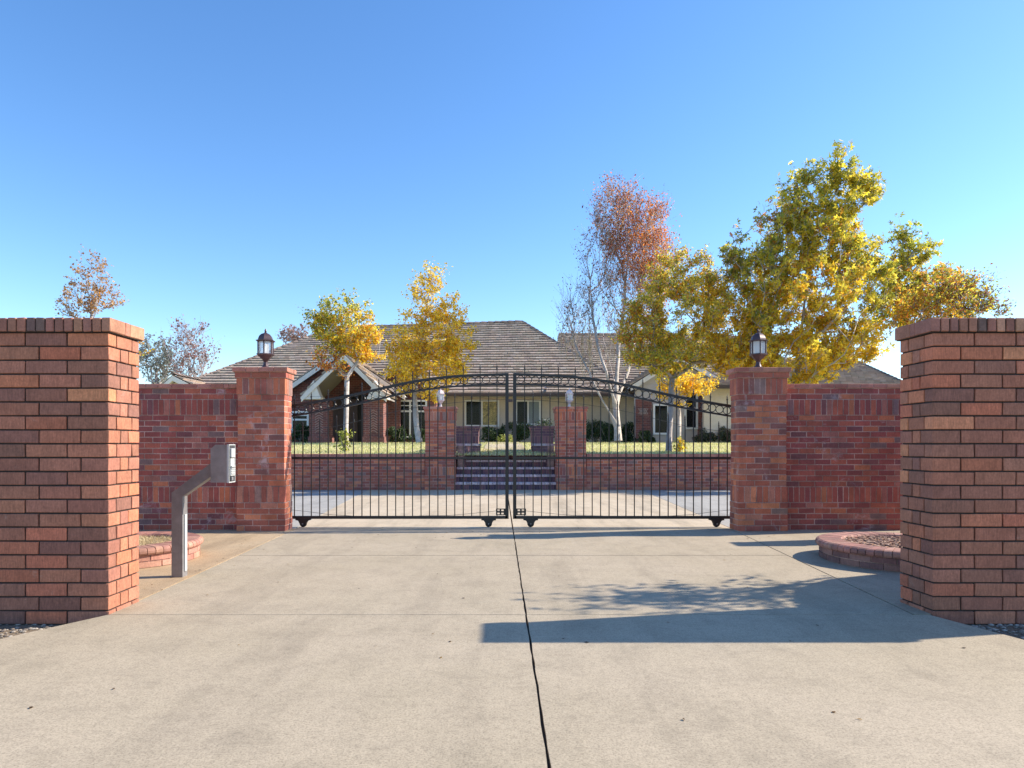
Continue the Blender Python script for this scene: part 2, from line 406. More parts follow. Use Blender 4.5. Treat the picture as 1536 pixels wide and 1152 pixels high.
# curved wing wall off to the right of the frame: it casts the rounded shade over the right planter
def wing_wall():
    t=thing('wing_wall',(6.4,6.6,0),'curved brick wing wall turning back behind the right wall end','wall')
    pts=[]
    ctl=[Vector((5.55,5.45,0)),Vector((5.62,5.95,0)),Vector((5.85,6.45,0)),Vector((6.3,6.85,0)),Vector((6.9,7.1,0)),Vector((7.6,7.2,0))]
    mb=MB(); par=0
    segs=[]
    for i in range(len(ctl)-1):
        a,b=ctl[i],ctl[i+1]; L=(b-a).length; k=max(1,round(L/.24))
        for j in range(k): segs.append((a.lerp(b,j/k),a.lerp(b,(j+1)/k)))
    for ci in range(26):
        z0=ci*.08
        for (a,b) in segs:
            m=(a+b)/2; L=(b-a).length; an=math.atan2(b.y-a.y,b.x-a.x)
            mb.box(m.x-L/2+.004,m.x+L/2-.004,m.y-.11,m.y+.11,z0+.004,z0+.076,pick(REDW),0,0,rz=an)
    for (a,b) in segs:
        m=(a+b)/2; L=(b-a).length; an=math.atan2(b.y-a.y,b.x-a.x)
        mb.box(m.x-L/2-.01,m.x+L/2+.01,m.y-.10,m.y+.10,0,2.07,(1,1,1),1,0,rz=an)
    mb.build('brickwork',[M['brick_red'],M['mortar_light']],t)
    mb=MB()
    for (a,b) in segs:
        m=(a+b)/2; L=(b-a).length; an=math.atan2(b.y-a.y,b.x-a.x)
        mb.box(m.x-L/2,m.x+L/2,m.y-.13,m.y+.13,2.08,2.14,pick(COPE),0,.003,rz=an)
    mb.build('coping',M['coping'],t)
wing_wall()
def side_pier():
    t=thing('brick_pier',(6.45,9.17,0),'square brick pier standing in front of the rear wall, right of the round planter','pillar')
    mb=MB(); z=lay(mb,6.12,6.85,9.02,9.32,.08,WALLP[:-1],REDW,0); mb.build('shaft',[M['brick_red'],M['mortar_light']],t)
    mb=MB(); lay(mb,6.12,6.85,9.02,9.32,.08,WALLP[-1:],REDW,.003,z=z); mb.build('cap',[M['coping'],M['mortar_light']],t)
side_pier()

# ------------------------------------------------------------------ ground, drive, courtyard
def sheet(name,xs,ys,zf,mat):
    vs=[];fs=[]
    for y in ys:
        for x in xs: vs.append((x,y,zf(x,y)))
    n=len(xs)
    for j in range(len(ys)-1):
        for i in range(n-1): fs.append((j*n+i,j*n+i+1,(j+1)*n+i+1,(j+1)*n+i))
    mb=MB(); mb.add(vs,fs); o=mb.build(name,mat,smooth=True); return tag(o,kind='structure')
sheet('ground',[-900,-60,-20,0,20,60,900],[-300,-20,0,20,60,1200],lambda x,y:-.075,M['ground'])
CX=.19
mb=MB()
def rag(ya,yb,sg):
    n=int((yb-ya)/.12); return [(CX+sg*(.0065+rnd.uniform(-.003,.0035)),ya+(yb-ya)*i/n) for i in range(n+1)]
def slabp(pts,mi=0): mb.poly(pts,-.06,0,(1,1,1),mi)
g=.010
# near flared apron, two halves
slabp(rag(-4,4.975,-1)+[(-2.86,4.975),(-3.19,4.36),(-4.1,3.25),(-6.2,1.6),(-9.5,0),(-9.5,-4)])
slabp([(9.5,-4),(9.5,0),(6.4,1.7),(4.2,3.35),(3.34,4.30),(3.13,4.975)]+rag(-4,4.975,1)[::-1])
# bays between the wall ends and the gate
c=.008
for (ya,yb) in ((4.975+c,7.65-c),(7.65+c,10.045)):
    def xl(y): return -2.86-(y-4.98)*.03
    def xr(y): return 3.02+(y-4.98)*.075
    slabp([(xl(ya)+c,ya)]+rag(ya,yb,-1)+[(xl(yb)+c,yb)])
    slabp([(xr(ya)-c,ya),(xr(yb)-c,yb)]+rag(ya,yb,1)[::-1])
slabp([(-7.5,5.0),(xl(5.0)-c,5.0),(xl(10.045)-c,10.045),(-7.5,10.045)],1)
slabp([(xr(5.0)+c,5.0),(7.2,5.0),(7.2,10.045),(xr(10.045)+c,10.045)])
tag(mb.build('driveway',[M['concrete'],M['concrete_warm']]),kind='structure')
mb=MB(); mb.box(-9.4,9.4,-3.9,4.9,-.068,-.03); mb.box(-7.4,7.1,4.95,10.2,-.068,-.03)
mb.poly([(-9,-3),(9,-3),(3.2,4.9),(-2.9,4.9)],-.069,-.031) if False else None
o=mb.build('joint_bed',M['joint']); 
# trim the bed so it never shows past the slabs
me=o.data
bpy.data.objects.remove(o)
mb=MB()
for (xa,xb,ya,yb) in ((CX-.03,CX+.03,-4,10.04),(-2.8,3.0,4.95,5.0),(-2.9,3.2,7.62,7.68)): mb.box(xa,xb,ya,yb,-.05-.002*len(mb.f)/6,-.022-.002*len(mb.f)/6)
mb.sweep([(-2.857,4.98,-.035),(-3.01,10.04,-.035)],.02,.05,side=Vector((0,0,1)))
mb.sweep([(3.02,4.98,-.035),(3.40,10.04,-.035)],.02,.05,side=Vector((0,0,1)))
tag(mb.build('driveway_joint',M['joint']),kind='structure')
mb=MB()
mb.box(-3.6,3.9,10.05,10.11,-.06,-.012)
tag(mb.build('gate_track_channel',M['joint'],origin=(0,10.08,-.06)),'narrow dark metal channel set in the concrete under the gate rollers','channel')
mb=MB()
mb.poly([(-3.02,10.12),(CX-g,10.12),(CX-g,18.68),(-3.62,18.68)],-.06,0); mb.poly([(CX+g,10.12),(3.42,10.12),(3.86,18.68),(CX+g,18.68)],-.06,0)
tag(mb.build('courtyard_paving',M['concrete_inner']),kind='structure')
mb=MB()
mb.poly([(-16,10.15),(-3.04,10.12),(-3.64,18.68),(-16,18.68)],-.06,-.003); mb.poly([(3.44,10.12),(16,10.15),(16,18.68),(3.88,18.68)],-.06,-.003)
tag(mb.build('courtyard_asphalt',M['asphalt_pale']),kind='structure')

def lawn_z(x,y):
    z=np.interp(y,[18.6,19.0,24,33,60,80],[.9,.94,1.22,1.35,1.4,-.1])
    e=np.interp(abs(x-1),[30,42],[1,0]); return z*e-.1*(1-e)
sheet('lawn',list(np.linspace(-42,44,60)),[19.46,20,21,22,23,24,26,28,30,33,40,60,80],lambda x,y:float(lawn_z(x,y)),M['lawn'])

# retaining walls and steps
def retaining(x0,x1,label):
    t=thing('retaining_wall',((x0+x1)/2,18.85,0),label,'wall','low brick retaining walls holding up the lawn')
    mb=MB(); z=lay(mb,x0,x1,18.72,18.94,.08,[('c',11,0)],RED,0); mb.build('brickwork',[M['brick_inner'],M['mortar_light']],t)
    mb=MB(); k=int((x1-x0)/.08)
    for i in range(k):
        a=x0+i*(x1-x0)/k; mb.box(a+.004,a+(x1-x0)/k-.004,18.69,18.95,z,z+.105,pick(COPE),0,.003)
    mb.box(x0+.01,x1-.01,18.70,18.94,z-.002,z+.097,(1,1,1),1)
    mb.build('coping',[M['coping'],M['mortar_light']],t)
    mb=MB(); mb.box(x0,x1,18.942,19.9,-.05,.93); mb.build('backfill',M['soil'],t)
retaining(-12.5,-2.065,'low brick retaining wall below the lawn, left of the steps')
retaining(2.375,12.5,'low brick retaining wall below the lawn, right of the steps')
t=thing('entrance_steps',(.15,19.3,0),'flight of dark brick steps rising between the two inner pillars','steps')
mb=MB(); 
SX0,SX1=-1.235,1.548
for i in range(5):
    z0=i*.2; y=18.8+i*.31
    mb.box(SX0+.01*0,SX1,y+.02,21.2-.01*i,z0 if i else -.02,z0+.135,(1,1,1),1)
    k=int((SX1-SX0)/.075); w=(SX1-SX0)/k
    for j in range(k):
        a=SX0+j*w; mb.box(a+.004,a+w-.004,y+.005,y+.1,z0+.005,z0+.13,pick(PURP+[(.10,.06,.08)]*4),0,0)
mb.build('riser',[M['brick_inner'],M['mortar_light']],t)
for i in range(5):
    z0=i*.2; y=18.8+i*.31; mb=MB(); k=int((SX1-SX0)/.1); w=(SX1-SX0)/k
    for j in range(k):
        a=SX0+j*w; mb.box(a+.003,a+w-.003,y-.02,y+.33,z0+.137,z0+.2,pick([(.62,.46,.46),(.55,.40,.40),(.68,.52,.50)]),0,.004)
    mb.build('tread',M['coping'],t)
mb=MB(); mb.box(-.62,.93,20.36,33.4,.9,1.03); 
vs=[]
o=None
mb=MB()
ys=[20.37,22,24,28,31]
for i in range(len(ys)-1):
    za,zb=float(lawn_z(0,ys[i]))+.03,float(lawn_z(0,ys[i+1]))+.03
    if i==0: za=1.0
    mb.add([(-.5,ys[i],za),(.8,ys[i],za),(.8,ys[i+1],zb),(-.5,ys[i+1],zb)],[(0,1,2,3)])
tag(mb.build('garden_path',M['concrete_inner']),kind='structure')

def small_pillar(x0,x1,y0,label):
    t=thing('step_pillar',((x0+x1)/2,y0+.35,.95),label,'pillar','short brick pillars at the top of the steps')
    mb=MB(); z=lay(mb,x0,x1,y0,y0+.7,.08,[('c',4,0),('s',1,0),('c',2,.01),('c',1,.03)],PURP,0,z=.95); mb.build('shaft',[M['brick_inner'],M['mortar_light']],t)
    mb=MB(); lay(mb,x0,x1,y0,y0+.7,.08,[('k',1,.06)],PURP,.003,z=z); mb.build('cap',[M['coping'],M['mortar_light']],t)
small_pillar(-1.33,-.66,20.75,'short purplish brick pillar at the head of the steps on the left')
small_pillar(.97,1.62,20.75,'short purplish brick pillar at the head of the steps on the right')
def cheek(pts,label):
    t=thing('step_cheek_wall',(pts[0][0],pts[0][1],0),label,'wall','curved cheek walls beside the steps')
    mb=MB(); mc=MB()
    for (a,b) in zip(pts[:-1],pts[1:]):
        a=Vector((*a,0)); b=Vector((*b,0)); m=(a+b)/2; L=(b-a).length; an=math.atan2(b.y-a.y,b.x-a.x)
        for ci in range(15):
            mb.box(m.x-L/2+.004,m.x+L/2-.004,m.y-.1,m.y+.1,ci*.08+.004,ci*.08+.076,pick(PURP),0,0,rz=an)
        mb.box(m.x-L/2-.006,m.x+L/2+.006,m.y-.094,m.y+.094,-.02,1.2,(1,1,1),1,0,rz=an)
        mc.box(m.x-L/2+.001,m.x+L/2-.001,m.y-.13,m.y+.13,1.202,1.27,pick([(.55,.42,.42),(.48,.35,.35)]),0,.006,rz=an)
    mb.build('brickwork',[M['brick_inner'],M['mortar_light']],t); mc.build('coping',M['coping'],t)
cheek([(-1.12,19.52),(-1.08,19.75),(-1.0,19.98),(-.88,20.2),(-.74,20.4),(-.6,20.62)][:5]+[(-.68,20.66)],'curved brick cheek wall with pale coping on the left side of the steps')
cheek([(1.45,19.52),(1.42,19.75),(1.36,19.98),(1.27,20.2),(1.16,20.4),(1.08,20.66)],'curved brick cheek wall with pale coping on the right side of the steps')

# ------------------------------------------------------------------ planters
def planter(cx,cy,r,label,pal,copal,fill):
    t=thing('round_planter',(cx,cy,0),label,'planter','round brick planters beside the drive')
    def wedge(mb,a0,a1,prof,col,mi=0):
        k=len(prof); vs=[]
        for a in (a0,a1):
            for (rr,z) in prof: vs.append((cx+rr*math.cos(a),cy+rr*math.sin(a),z))
        fs=[tuple(range(k))[::-1],tuple(range(k,2*k))]+[(i,(i+1)%k,(i+1)%k+k,i+k) for i in range(k)]
        mb.add(vs,fs,col,mi)
    mb=MB(); n=int(2*math.pi*r/.22)
    for ci in range(2):
        for i in range(n):
            a0=2*math.pi*(i+.5*ci)/n; a1=a0+2*math.pi/n; m=(a0+a1)/2; e=.006/r
            d=rnd.uniform(-.002,.002)
            for (p,q) in ((a0+e,m),(m,a1-e)):
                pass
            pr=lambda: [(r-.1,ci*.066+.005),(r+d,ci*.066+.005),(r+d,ci*.066+.061),(r-.1,ci*.066+.061)]
            col=pick(pal); wedge(mb,a0+e,m,pr(),col); wedge(mb,m,a1-e,pr(),col)
    for i in range(n*2):
        a0=math.pi*i/n; wedge(mb,a0,a0+math.pi/n,[(r-.11,-.01),(r-.012,-.01),(r-.012,.131),(r-.11,.131)],(1,1,1),1)
    mb.build('brick_ring',[M['brick_red'],M['mortar_light']],t)
    mb=MB(); n=int(2*math.pi*(r+.03)/.078); R1=r+.035; R0=r-.24
    for i in range(n):
        a0=2*math.pi*i/n; e=.0035/r; w=rnd.uniform(-.002,.002); z0=.134; z1=.205+w
        prof=[(R0,z0),(R1-.012,z0),(R1,z0+.018),(R1,z1-.03),(R1-.012,z1-.01),(R1-.035,z1),(R0+.02,z1),(R0,z1-.02)]
        wedge(mb,a0+e,a0+2*math.pi/n-e,prof,pick(copal,.15))
    for i in range(n):
        a0=2*math.pi*i/n; wedge(mb,a0,a0+2*math.pi/n,[(R0+.01,.133),(R1-.02,.133),(R1-.02,.185),(R0+.01,.192)],(1,1,1),1)
    mb.build('coping',[M['coping'],M['mortar_light']],t)
    mb=MB(); vs=[(cx,cy,.15)]; K=40
    for ring,rr in enumerate((.25,.5,.75,1.0)):
        for i in range(K):
            a=2*math.pi*i/K; vs.append((cx+(R0+.02)*rr*math.cos(a),cy+(R0+.02)*rr*math.sin(a),.16+rnd.uniform(-.02,.02)))
    fs=[(0,1+i,1+(i+1)%K) for i in range(K)]
    for ring in range(3):
        for i in range(K): fs.append((1+ring*K+i,1+(ring+1)*K+i,1+(ring+1)*K+(i+1)%K,1+ring*K+(i+1)%K))
    mb.add(vs,fs); mb.build('soil',M['soil'],t,smooth=True)
    # filling
    mb=MB(); Rf=R0
    if fill=='straw':
        for _ in range(4200):
            a=rnd.uniform(0,6.283); rr=Rf*math.sqrt(rnd.random()); x=cx+rr*math.cos(a); y=cy+rr*math.sin(a); z=.15+rnd.uniform(0,.03)
            d=rnd.uniform(0,6.283); L=rnd.uniform(.04,.12); h=rnd.uniform(0,.05); w=.003
            c_=rnd.choice([(.75,.60,.32),(.85,.70,.42),(.62,.46,.24),(.45,.32,.16)])
            dx,dy=math.cos(d),math.sin(d)
            mb.add([(x-dy*w,y+dx*w,z),(x+dy*w,y-dx*w,z),(x+dx*L,y+dy*L,z+h)],[(0,1,2)],c_)
        tag(mb.build('dry_grass',M['straw'],origin=(cx,cy,.15)),'dry straw coloured grass clippings inside the left planter','dry grass',kind='stuff')
    else:
        for _ in range(1500):
            a=rnd.uniform(0,6.283); rr=Rf*math.sqrt(rnd.random()); x=cx+rr*math.cos(a); y=cy+rr*math.sin(a); z=.16+rnd.uniform(0,.03)
            s1,s2=rnd.uniform(.008,.028),rnd.uniform(.005,.014)
            mb.box(x-s1,x+s1,y-s2,y+s2,z-.006,z+.008,rnd.choice([(.45,.27,.18),(.33,.19,.13),(.55,.38,.27),(.22,.13,.1)]),0,0,rz=rnd.uniform(0,3.14))
        tag(mb.build('bark_chips',M['pebble'],origin=(cx,cy,.15)),'reddish bark chips and small stones inside the right planter','bark chips',kind='stuff')
planter(-4.08,7.40,.76,'round brick planter with straw beside the keypad post',[(.42,.2,.15),(.36,.16,.12),(.46,.24,.17)],[(.36,.165,.12),(.42,.21,.15),(.30,.13,.10)],'straw')
planter(4.30,7.32,.80,'round brick planter with bark chips beside the right wall end',[(.22,.12,.11),(.28,.15,.12),(.2,.1,.09)],[(.34,.16,.125),(.28,.135,.11),(.38,.20,.15)],'chips')

# ------------------------------------------------------------------ gate leaves
YG=10.28; S=F/YG
topc=[(430,609),(480,600.5),(520,593),(565,583),(610,572.5),(645,567),(680,563),(720,561),(766,560)]
def arch(px):
    d=abs(px-766.5) ; u=766.5-d
    xs=[a for a,_ in topc]; ys_=[b for _,b in topc]
    # smooth interpolation
    f=lambda q: float(np.interp(q,xs,ys_))
    return (f(u-14)+f(u-7)+f(u)+f(min(u+7,766))+f(min(u+14,766)))/5
def W(px,py,y=YG): return Vector(((px-VX)/S,y,CH-(py-HY)/S))
def gate_leaf(sgn,label):
    # sgn -1 left leaf, +1 right leaf; px measured from the meeting line
    inner=760.5 if sgn<0 else 772.0; outer=432 if sgn<0 else 1100
    t=thing('driveway_gate',W(inner,790),label,'gate','black iron double gate leaves')
    t.location.z=0
    bm_='black_metal'
    step=4
    xs=list(np.arange(min(inner,outer),max(inner,outer)+.1,step))
    mb=MB(); mb.sweep([W(x,arch(x)+1.5) for x in xs],.042,.036); mb.build('top_rail',M[bm_],t)
    mb=MB(); mb.sweep([W(x,arch(x)+16.5) for x in xs],.036,.026); mb.build('arch_rail',M[bm_],t)
    mb=MB(); mb.sweep([W(outer,687),W(inner,687)],.042,.034); mb.build('middle_rail',M[bm_],t)
    mb=MB(); mb.sweep([W(outer,776),W(inner,776)],.05,.042); mb.build('bottom_rail',M[bm_],t)
    mb=MB(); mb.sweep([W(inner,560),W(inner,778)],.05,.05); mb.build('stile',M[bm_],t)
    # pickets
    first=inner+sgn*15
    for k in range(26):
        px=first+sgn*12.66*k
        if abs(px-outer)<8: break
        long_=(k%2==0)
        ty=(arch(px)-14) if long_ else (arch(px)+16.5+11)
        mb=MB(); r=.0068
        z0=W(px,774).z; x=W(px,0).x; z1=W(px,ty).z
        mb.box(x-r,x+r,YG-r,YG+r,z0,z1-.06)
        mb.lathe([(.012,-.062),(.012,-.05),(.006,-.046),(.0105,-.03),(.0008,.012)],x,YG,z1,6)
        if long_: mb.box(x-.012,x+.012,YG-.012,YG+.012,z1-.075,z1-.062,ch=.002)
        mb.build('picket',M[bm_],t)
    n=29
    for k in range(n):
        px=inner+sgn*(9+k*11.05); cpt=W(px,arch(px)+9)
        if abs(px-outer)<8: break
        mb=MB(); rr=.056
        mb.tube([cpt+Vector((rr*math.cos(a),0,rr*math.sin(a))) for a in [2*math.pi*i/20 for i in range(20)]],.0065,5,closed=True)
        mb.build('ring',M[bm_],t)
    # rollers: near both ends
    for px in ((inner+sgn*27.5) if sgn<0 else inner+24,(455 if sgn<0 else 1074.5)):
        x=W(px,0).x; zb=W(0,777.5).z
        mb=MB()
        prof=[(-.11,0),(.11,0),(.11,-.025),(.075,-.03),(.06,-.05),(.045,-.085),(-.045,-.085),(-.06,-.05),(-.075,-.03),(-.11,-.025)]
        for yy in (-.034,.024):
            k=len(prof); vs=[(x+a,YG+yy,zb+b) for a,b in prof]+[(x+a,YG+yy+.01,zb+b) for a,b in prof]
            mb.add(vs,[tuple(range(k)),tuple(range(k,2*k))[::-1]]+[(i,(i+1)%k,(i+1)%k+k,i+k) for i in range(k)])
        mb.box(x-.1,x+.1,YG-.03,YG+.03,zb-.012,zb+.001)
        br=mb.build('roller_bracket',M[bm_],t)
        mb=MB(); n0=20; cz=.052
        rim=[(.0,-.02),(.045,-.02),(.052,-.012),(.044,0),(.052,.012),(.045,.02),(0,.02)]
        vs=[];
        for (rr,yy) in rim:
            for j in range(n0): a=2*math.pi*j/n0; vs.append((x+rr*math.cos(a),YG+yy,cz+rr*math.sin(a)))
        fs=[(i*n0+j,i*n0+(j+1)%n0,(i+1)*n0+(j+1)%n0,(i+1)*n0+j) for i in range(len(rim)-1) for j in range(n0)]
        mb.add(vs,fs); w=mb.build('roller',M['dull_black'],t); 
        w.parent=br; w.location=(0,0,0)
        mb=MB()
        mb.tube([(x,YG-.044,cz),(x,YG+.04,cz)],.011,8); ax=mb.build('axle',M['steel'],t); ax.parent=br; ax.location=(0,0,0)
    # lock plate with four slots (built round the holes)
    xa=W(inner+(-2.5-14 if sgn<0 else 2.5),0).x; xb=xa+.145; za=W(0,772.5).z; zb=W(0,762.5).z
    mb=MB(); y0,y1=YG-.034,YG-.026
    xs_=[xa,xa+.02,xa+.055,xa+.08,xa+.115,xb]; zs=[za,za+.014,za+.038,za+.062,za+.086,zb]
    for i in range(5):
        for j in range(5):
            if i in (1,3) and j in (1,3): continue
            mb.box(xs_[i],xs_[i+1],y0,y1,zs[j],zs[j+1])
    mb.build('lock_plate',M[bm_],t)
    if sgn<0:
        mb=MB(); c0=W(764.5,601); mb.box(c0.x-.03,c0.x+.045,YG-.03,YG+.03,c0.z-.02,c0.z+.02,ch=.004); mb.build('latch',M['gutter'],t)
    # slack cables
    def cable(pts):
        mb=MB(); mb.tube([W(a,b,YG+.03) for a,b in pts],.003,5); mb.build('cable',M['steel_dark'],t)
    m=lambda a: a if sgn>0 else 1533-a
    cable([(m(a),b) for a,b in ((773,599),(820,601),(874,606),(915,612),(953,620),(995,631),(1033,640),(1070,645),(1097,647))])
    cable([(m(a),b) for a,b in ((782,766),(820,770),(860,773.5),(905,774))])
    cable([(m(a),b) for a,b in ((1000,774.5),(1040,772),(1070,768),(1097,765))])
gate_leaf(-1,'left leaf of the black arched iron double gate, rising towards the middle')
gate_leaf(1,'right leaf of the black arched iron double gate, sloping down to the right')

# ------------------------------------------------------------------ lanterns
def lantern(x,y,z,s,label,group,pale=False,rot=0):
    t=thing('pillar_lantern',(x,y,z),label,'lantern',group)
    bm_=M['bronze_pale'] if pale else M['bronze']
    def L(prof,sides,name,mat,parent=t,smooth=False,rt=rot):
        mb=MB(); mb.lathe([(r*s,h*s) for r,h in prof],x,y,z,sides,rot=rt); return mb.build(name,mat,parent,smooth=smooth)
    L([(.085,0),(.085,.012),(.05,.03),(.042,.05),(.034,.075),(.03,.10),(.036,.115)],14,'base',bm_,smooth=False)
    L([(.03,.112),(.05,.135),(.085,.165),(.112,.195),(.122,.205),(.142,.212),(.142,.228),(.12,.23)],6,'cup',bm_)
    L([(.125,.418),(.15,.424),(.152,.438),(.12,.446),(.115,.47),(.10,.505),(.072,.535),(.035,.552),(.02,.556)],6,'hood',bm_)
    L([(.02,.553),(.024,.56),(.01,.572),(.02,.585),(.014,.6),(.004,.625)],10,'finial',bm_)
    mb=MB()
    for k in range(6):
        a=2*math.pi*(k+.5)/6+rot; r=.118*s
        px_,py_=x+r*math.cos(a),y+r*math.sin(a); w=.0085*s
        mb.box(px_-w,px_+w,py_-w,py_+w,z+.228*s,z+.422*s,rz=a)
    mb.build('frame_post',bm_,t)
    mb=MB(); rr=.110*s
    for k in range(6):
        a0=2*math.pi*(k+.5)/6+rot; a1=2*math.pi*(k+1.5)/6+rot
        p=[(x+rr*math.cos(a0),y+rr*math.sin(a0)),(x+rr*math.cos(a1),y+rr*math.sin(a1))]
        mb.add([(*p[0],z+.23*s),(*p[1],z+.23*s),(*p[1],z+.42*s),(*p[0],z+.42*s)],[(0,1,2,3)])
    mb.build('glass',M['lamp_glass'],t)
    for k in range(3):
        a=2*math.pi*k/3+.5; mb=MB(); mb.lathe([(.011*s,.23*s),(.011*s,.31*s),(.014*s,.32*s),(.016*s,.345*s),(.004*s,.39*s)],x+.035*s*math.cos(a),y+.035*s*math.sin(a),z,8); mb.build('bulb',M['white_plastic'],t)
lantern(-3.41,9.93,zt,.93,'bronze lantern on the left gate pillar','lanterns on the gate pillars',rot=.12)
lantern(3.755,9.93,zt,.93,'bronze lantern on the right gate pillar','lanterns on the gate pillars',rot=-.1)
lantern(-1.66,19.1,zi,.87,'small pale lantern on the inner pillar left of the steps','lanterns on the inner pillars',True)
lantern(1.94,19.1,zi,.87,'small pale lantern on the inner pillar right of the steps','lanterns on the inner pillars',True)

# ------------------------------------------------------------------ keypad post
def keypad():
    D=6.38; s=F/D; q=lambda px,py: P(px,py,D)
    t=thing('keypad_post',(q(266.5,866).x,D+.05,0),'bent grey steel post holding a call box with white keypad','entry keypad')
    mb=MB(); a=q(265.5,866); 
    mb.sweep([Vector((a.x,D+.05,0)),Vector((a.x,D+.05,q(0,742).z)),q(323,700)+Vector((0,.05,0))],.10,.103)
    mb.build('post',M['steel'],t)
    mb=MB(); mb.box(a.x+.053,a.x+.062,D+.03,D+.075,.05,q(0,772).z,ch=.002); mb.build('cover_strip',M['white_plastic'],t)
    mb=MB(); x0=q(318.5,0).x; x1=q(343.5,0).x; z0=q(0,723.5).z; z1=q(0,667).z
    outl=[(x0,z0),(x1,z0),(x1,z1),(x0+.045,z1),(x0,z1-.04)]
    k=len(outl); vs=[(u,D-.04,w) for u,w in outl]+[(u,D+.10,w) for u,w in outl]
    mb.add(vs,[tuple(range(k)),tuple(range(k,2*k))[::-1]]+[(i,i+k,(i+1)%k+k,(i+1)%k) for i in range(k)])
    h=mb.build('housing',M['steel'],t)
    mb=MB()
    for (ya,yb,za,zb) in ((D-.046,D-.038,z0-.003,z1+.003),(D+.098,D+.106,z0-.003,z1+.003),(D-.038,D+.098,z0-.003,z0+.006),(D-.038,D+.098,z1-.006,z1+.003)):
        mb.box(x1-.002,x1+.018,ya,yb,za,zb)
    mb.build('rim',M['white_plastic'],t)
    mb=MB(); mb.box(x1,x1+.012,D-.036,D+.096,z0+.008,z1-.008); mb.build('back_plate',M['steel_dark'],t)
    mb=MB(); zm=z0+(z1-z0)*.5
    mb.box(x1+.012,x1+.034,D-.02,D+.07,zm+.055,z1-.035,ch=.004); mb.build('speaker',M['white_plastic'],t)
    mb=MB(); mb.box(x1+.012,x1+.022,D-.015,D+.08,zm-.04,zm+.048,ch=.004); mb.build('screen',M['white_plastic'],t)
    mb=MB(); mb.box(x1+.012,x1+.026,D-.02,D+.085,z0+.06,zm-.045,ch=.004)
    for r_ in range(4):
        for c_ in range(3): 
            y=D-.012+c_*.03; z=z0+.075+r_*.022
            mb.box(x1+.026,x1+.034,y,y+.022,z,z+.014,ch=.002)
    mb.build('keypad',M['white_plastic'],t)
    mb=MB(); mb.box(x1+.012,x1+.03,D+.0,D+.03,z0+.018,z0+.05,ch=.003); mb.build('lock',M['steel'],t)
keypad()

# ------------------------------------------------------------------ house
TILE=[(.40,.315,.245)]*5+[(.365,.285,.22)]*3+[(.44,.35,.28)]*3+[(.32,.25,.20)]
def roof_face(mb,eL,eR,rR,rL,course_len=.36,tw=.30,lift=.10,thick=.09):
    eL,eR,rR,rL=map(Vector,(eL,eR,rR,rL))
    e=(eR-eL).normalized(); n=e.cross((rL-eL) if (rL-eL).length>.1 else (rR-eR)).normalized()
    if n.z<0: n=-n
    up=n.cross(e).normalized()
    if up.z<0: up=-up
    H=max((rL-eL).dot(up),(rR-eR).dot(up)); nc=max(1,int(H/course_len))
    Ls=lambda t: (eL+(rL-eL)*t-eL).dot(e)
    Rs=lambda t: (eR+(rR-eR)*t-eL).dot(e)
    def base(s,t,h):
        a_,b_=Ls(t),Rs(t); p=eL+(rL-eL)*t; q=eR+(rR-eR)*t; u=(s-a_)/(b_-a_) if b_-a_>1e-3 else .5
        return tuple(p+(q-p)*u+n*h)
    for i in range(nc):
        t0=i/nc; t1=min(1,(i+1)/nc+.15/nc)
        mb.add([base(Ls(t0),t0,-.02),base(Rs(t0),t0,-.02),base(Rs(t1),t1,-.02),base(Ls(t1),t1,-.02)],[(0,1,2,3)],(.04,.03,.027))
        a0,a1=Ls(t0),Ls(t1); b0,b1=Rs(t0),Rs(t1)
        off=(i%2)*tw*.5+rnd.uniform(-.02,.02)
        k0=int((min(a0,a1)-off)/tw)-1; k1=int((max(b0,b1)-off)/tw)+1
        for k in range(k0,k1+1):
            s0=k*tw+off+.004; s1=s0+tw-.008
            l0,l1=max(s0,a0),min(s1,b0); u0,u1=max(s0,a1),min(s1,b1)
            if l1-l0<.01: continue
            if u1<=u0: 
                um=min(max((s0+s1)/2,a1),b1); u0=u1=um
            j=rnd.uniform(-.012,.012); dl=rnd.uniform(-.012,.012)
            lo=lift+j
            tl=t0+dl/H if i else t0
            vs=[base(l0,tl,lo-thick),base(l1,tl,lo-thick),base(l0,tl,lo),base(l1,tl,lo),base(u0,t1,.008),base(u1,t1,.008)]
            mb.add(vs,[(0,1,3,2),(2,3,5,4),(0,2,4),(1,5,3)],pick(TILE,.07))
def caps(mb,p,q,w=.13,seg=.4):
    p,q=Vector(p),Vector(q); L=(q-p).length; k=max(1,int(L/seg)); d=(q-p).normalized()
    side=d.cross(Vector((0,0,1))).normalized(); up=side.cross(d).normalized()
    for i in range(k):
        a=p+(q-p)*(i/k); b=p+(q-p)*((i+1.15)/k)
        col=pick([(.2,.15,.12),(.26,.19,.15),(.16,.12,.1)])
        vs=[]
        for (c_,h) in ((a,.10),(b,.06)):
            vs+= [tuple(c_+side*w+up*(h-.07)),tuple(c_+up*(h+.03)),tuple(c_-side*w+up*(h-.07))]
        mb.add(vs,[(0,1,4,3),(1,2,5,4),(0,2,1)],col)
def boards(mb,x0,x1,y,z0,z1,col=(1,1,1),h=.19,mi=0,top=None):
    z=z0
    while z<z1-.001:
        e=min(z+h,z1)
        xa,xb=x0,x1
        if top:
            xa=max(x0,top(e)[0]); xb=min(x1,top(e)[1])
        if xb>xa:
            mb.add([(xa,y-.02,z),(xb,y-.02,z),(xb,y-.003,e),(xa,y-.003,e),(xa,y+.05,z),(xb,y+.05,z)],[(0,1,2,3),(0,4,5,1)],col,mi)
        z=e
H=thing('brick_house',(-2,36,1.3),'sprawling single storey brick and siding house under a brown tiled hip roof, beyond the gate','house')
GZ=1.3
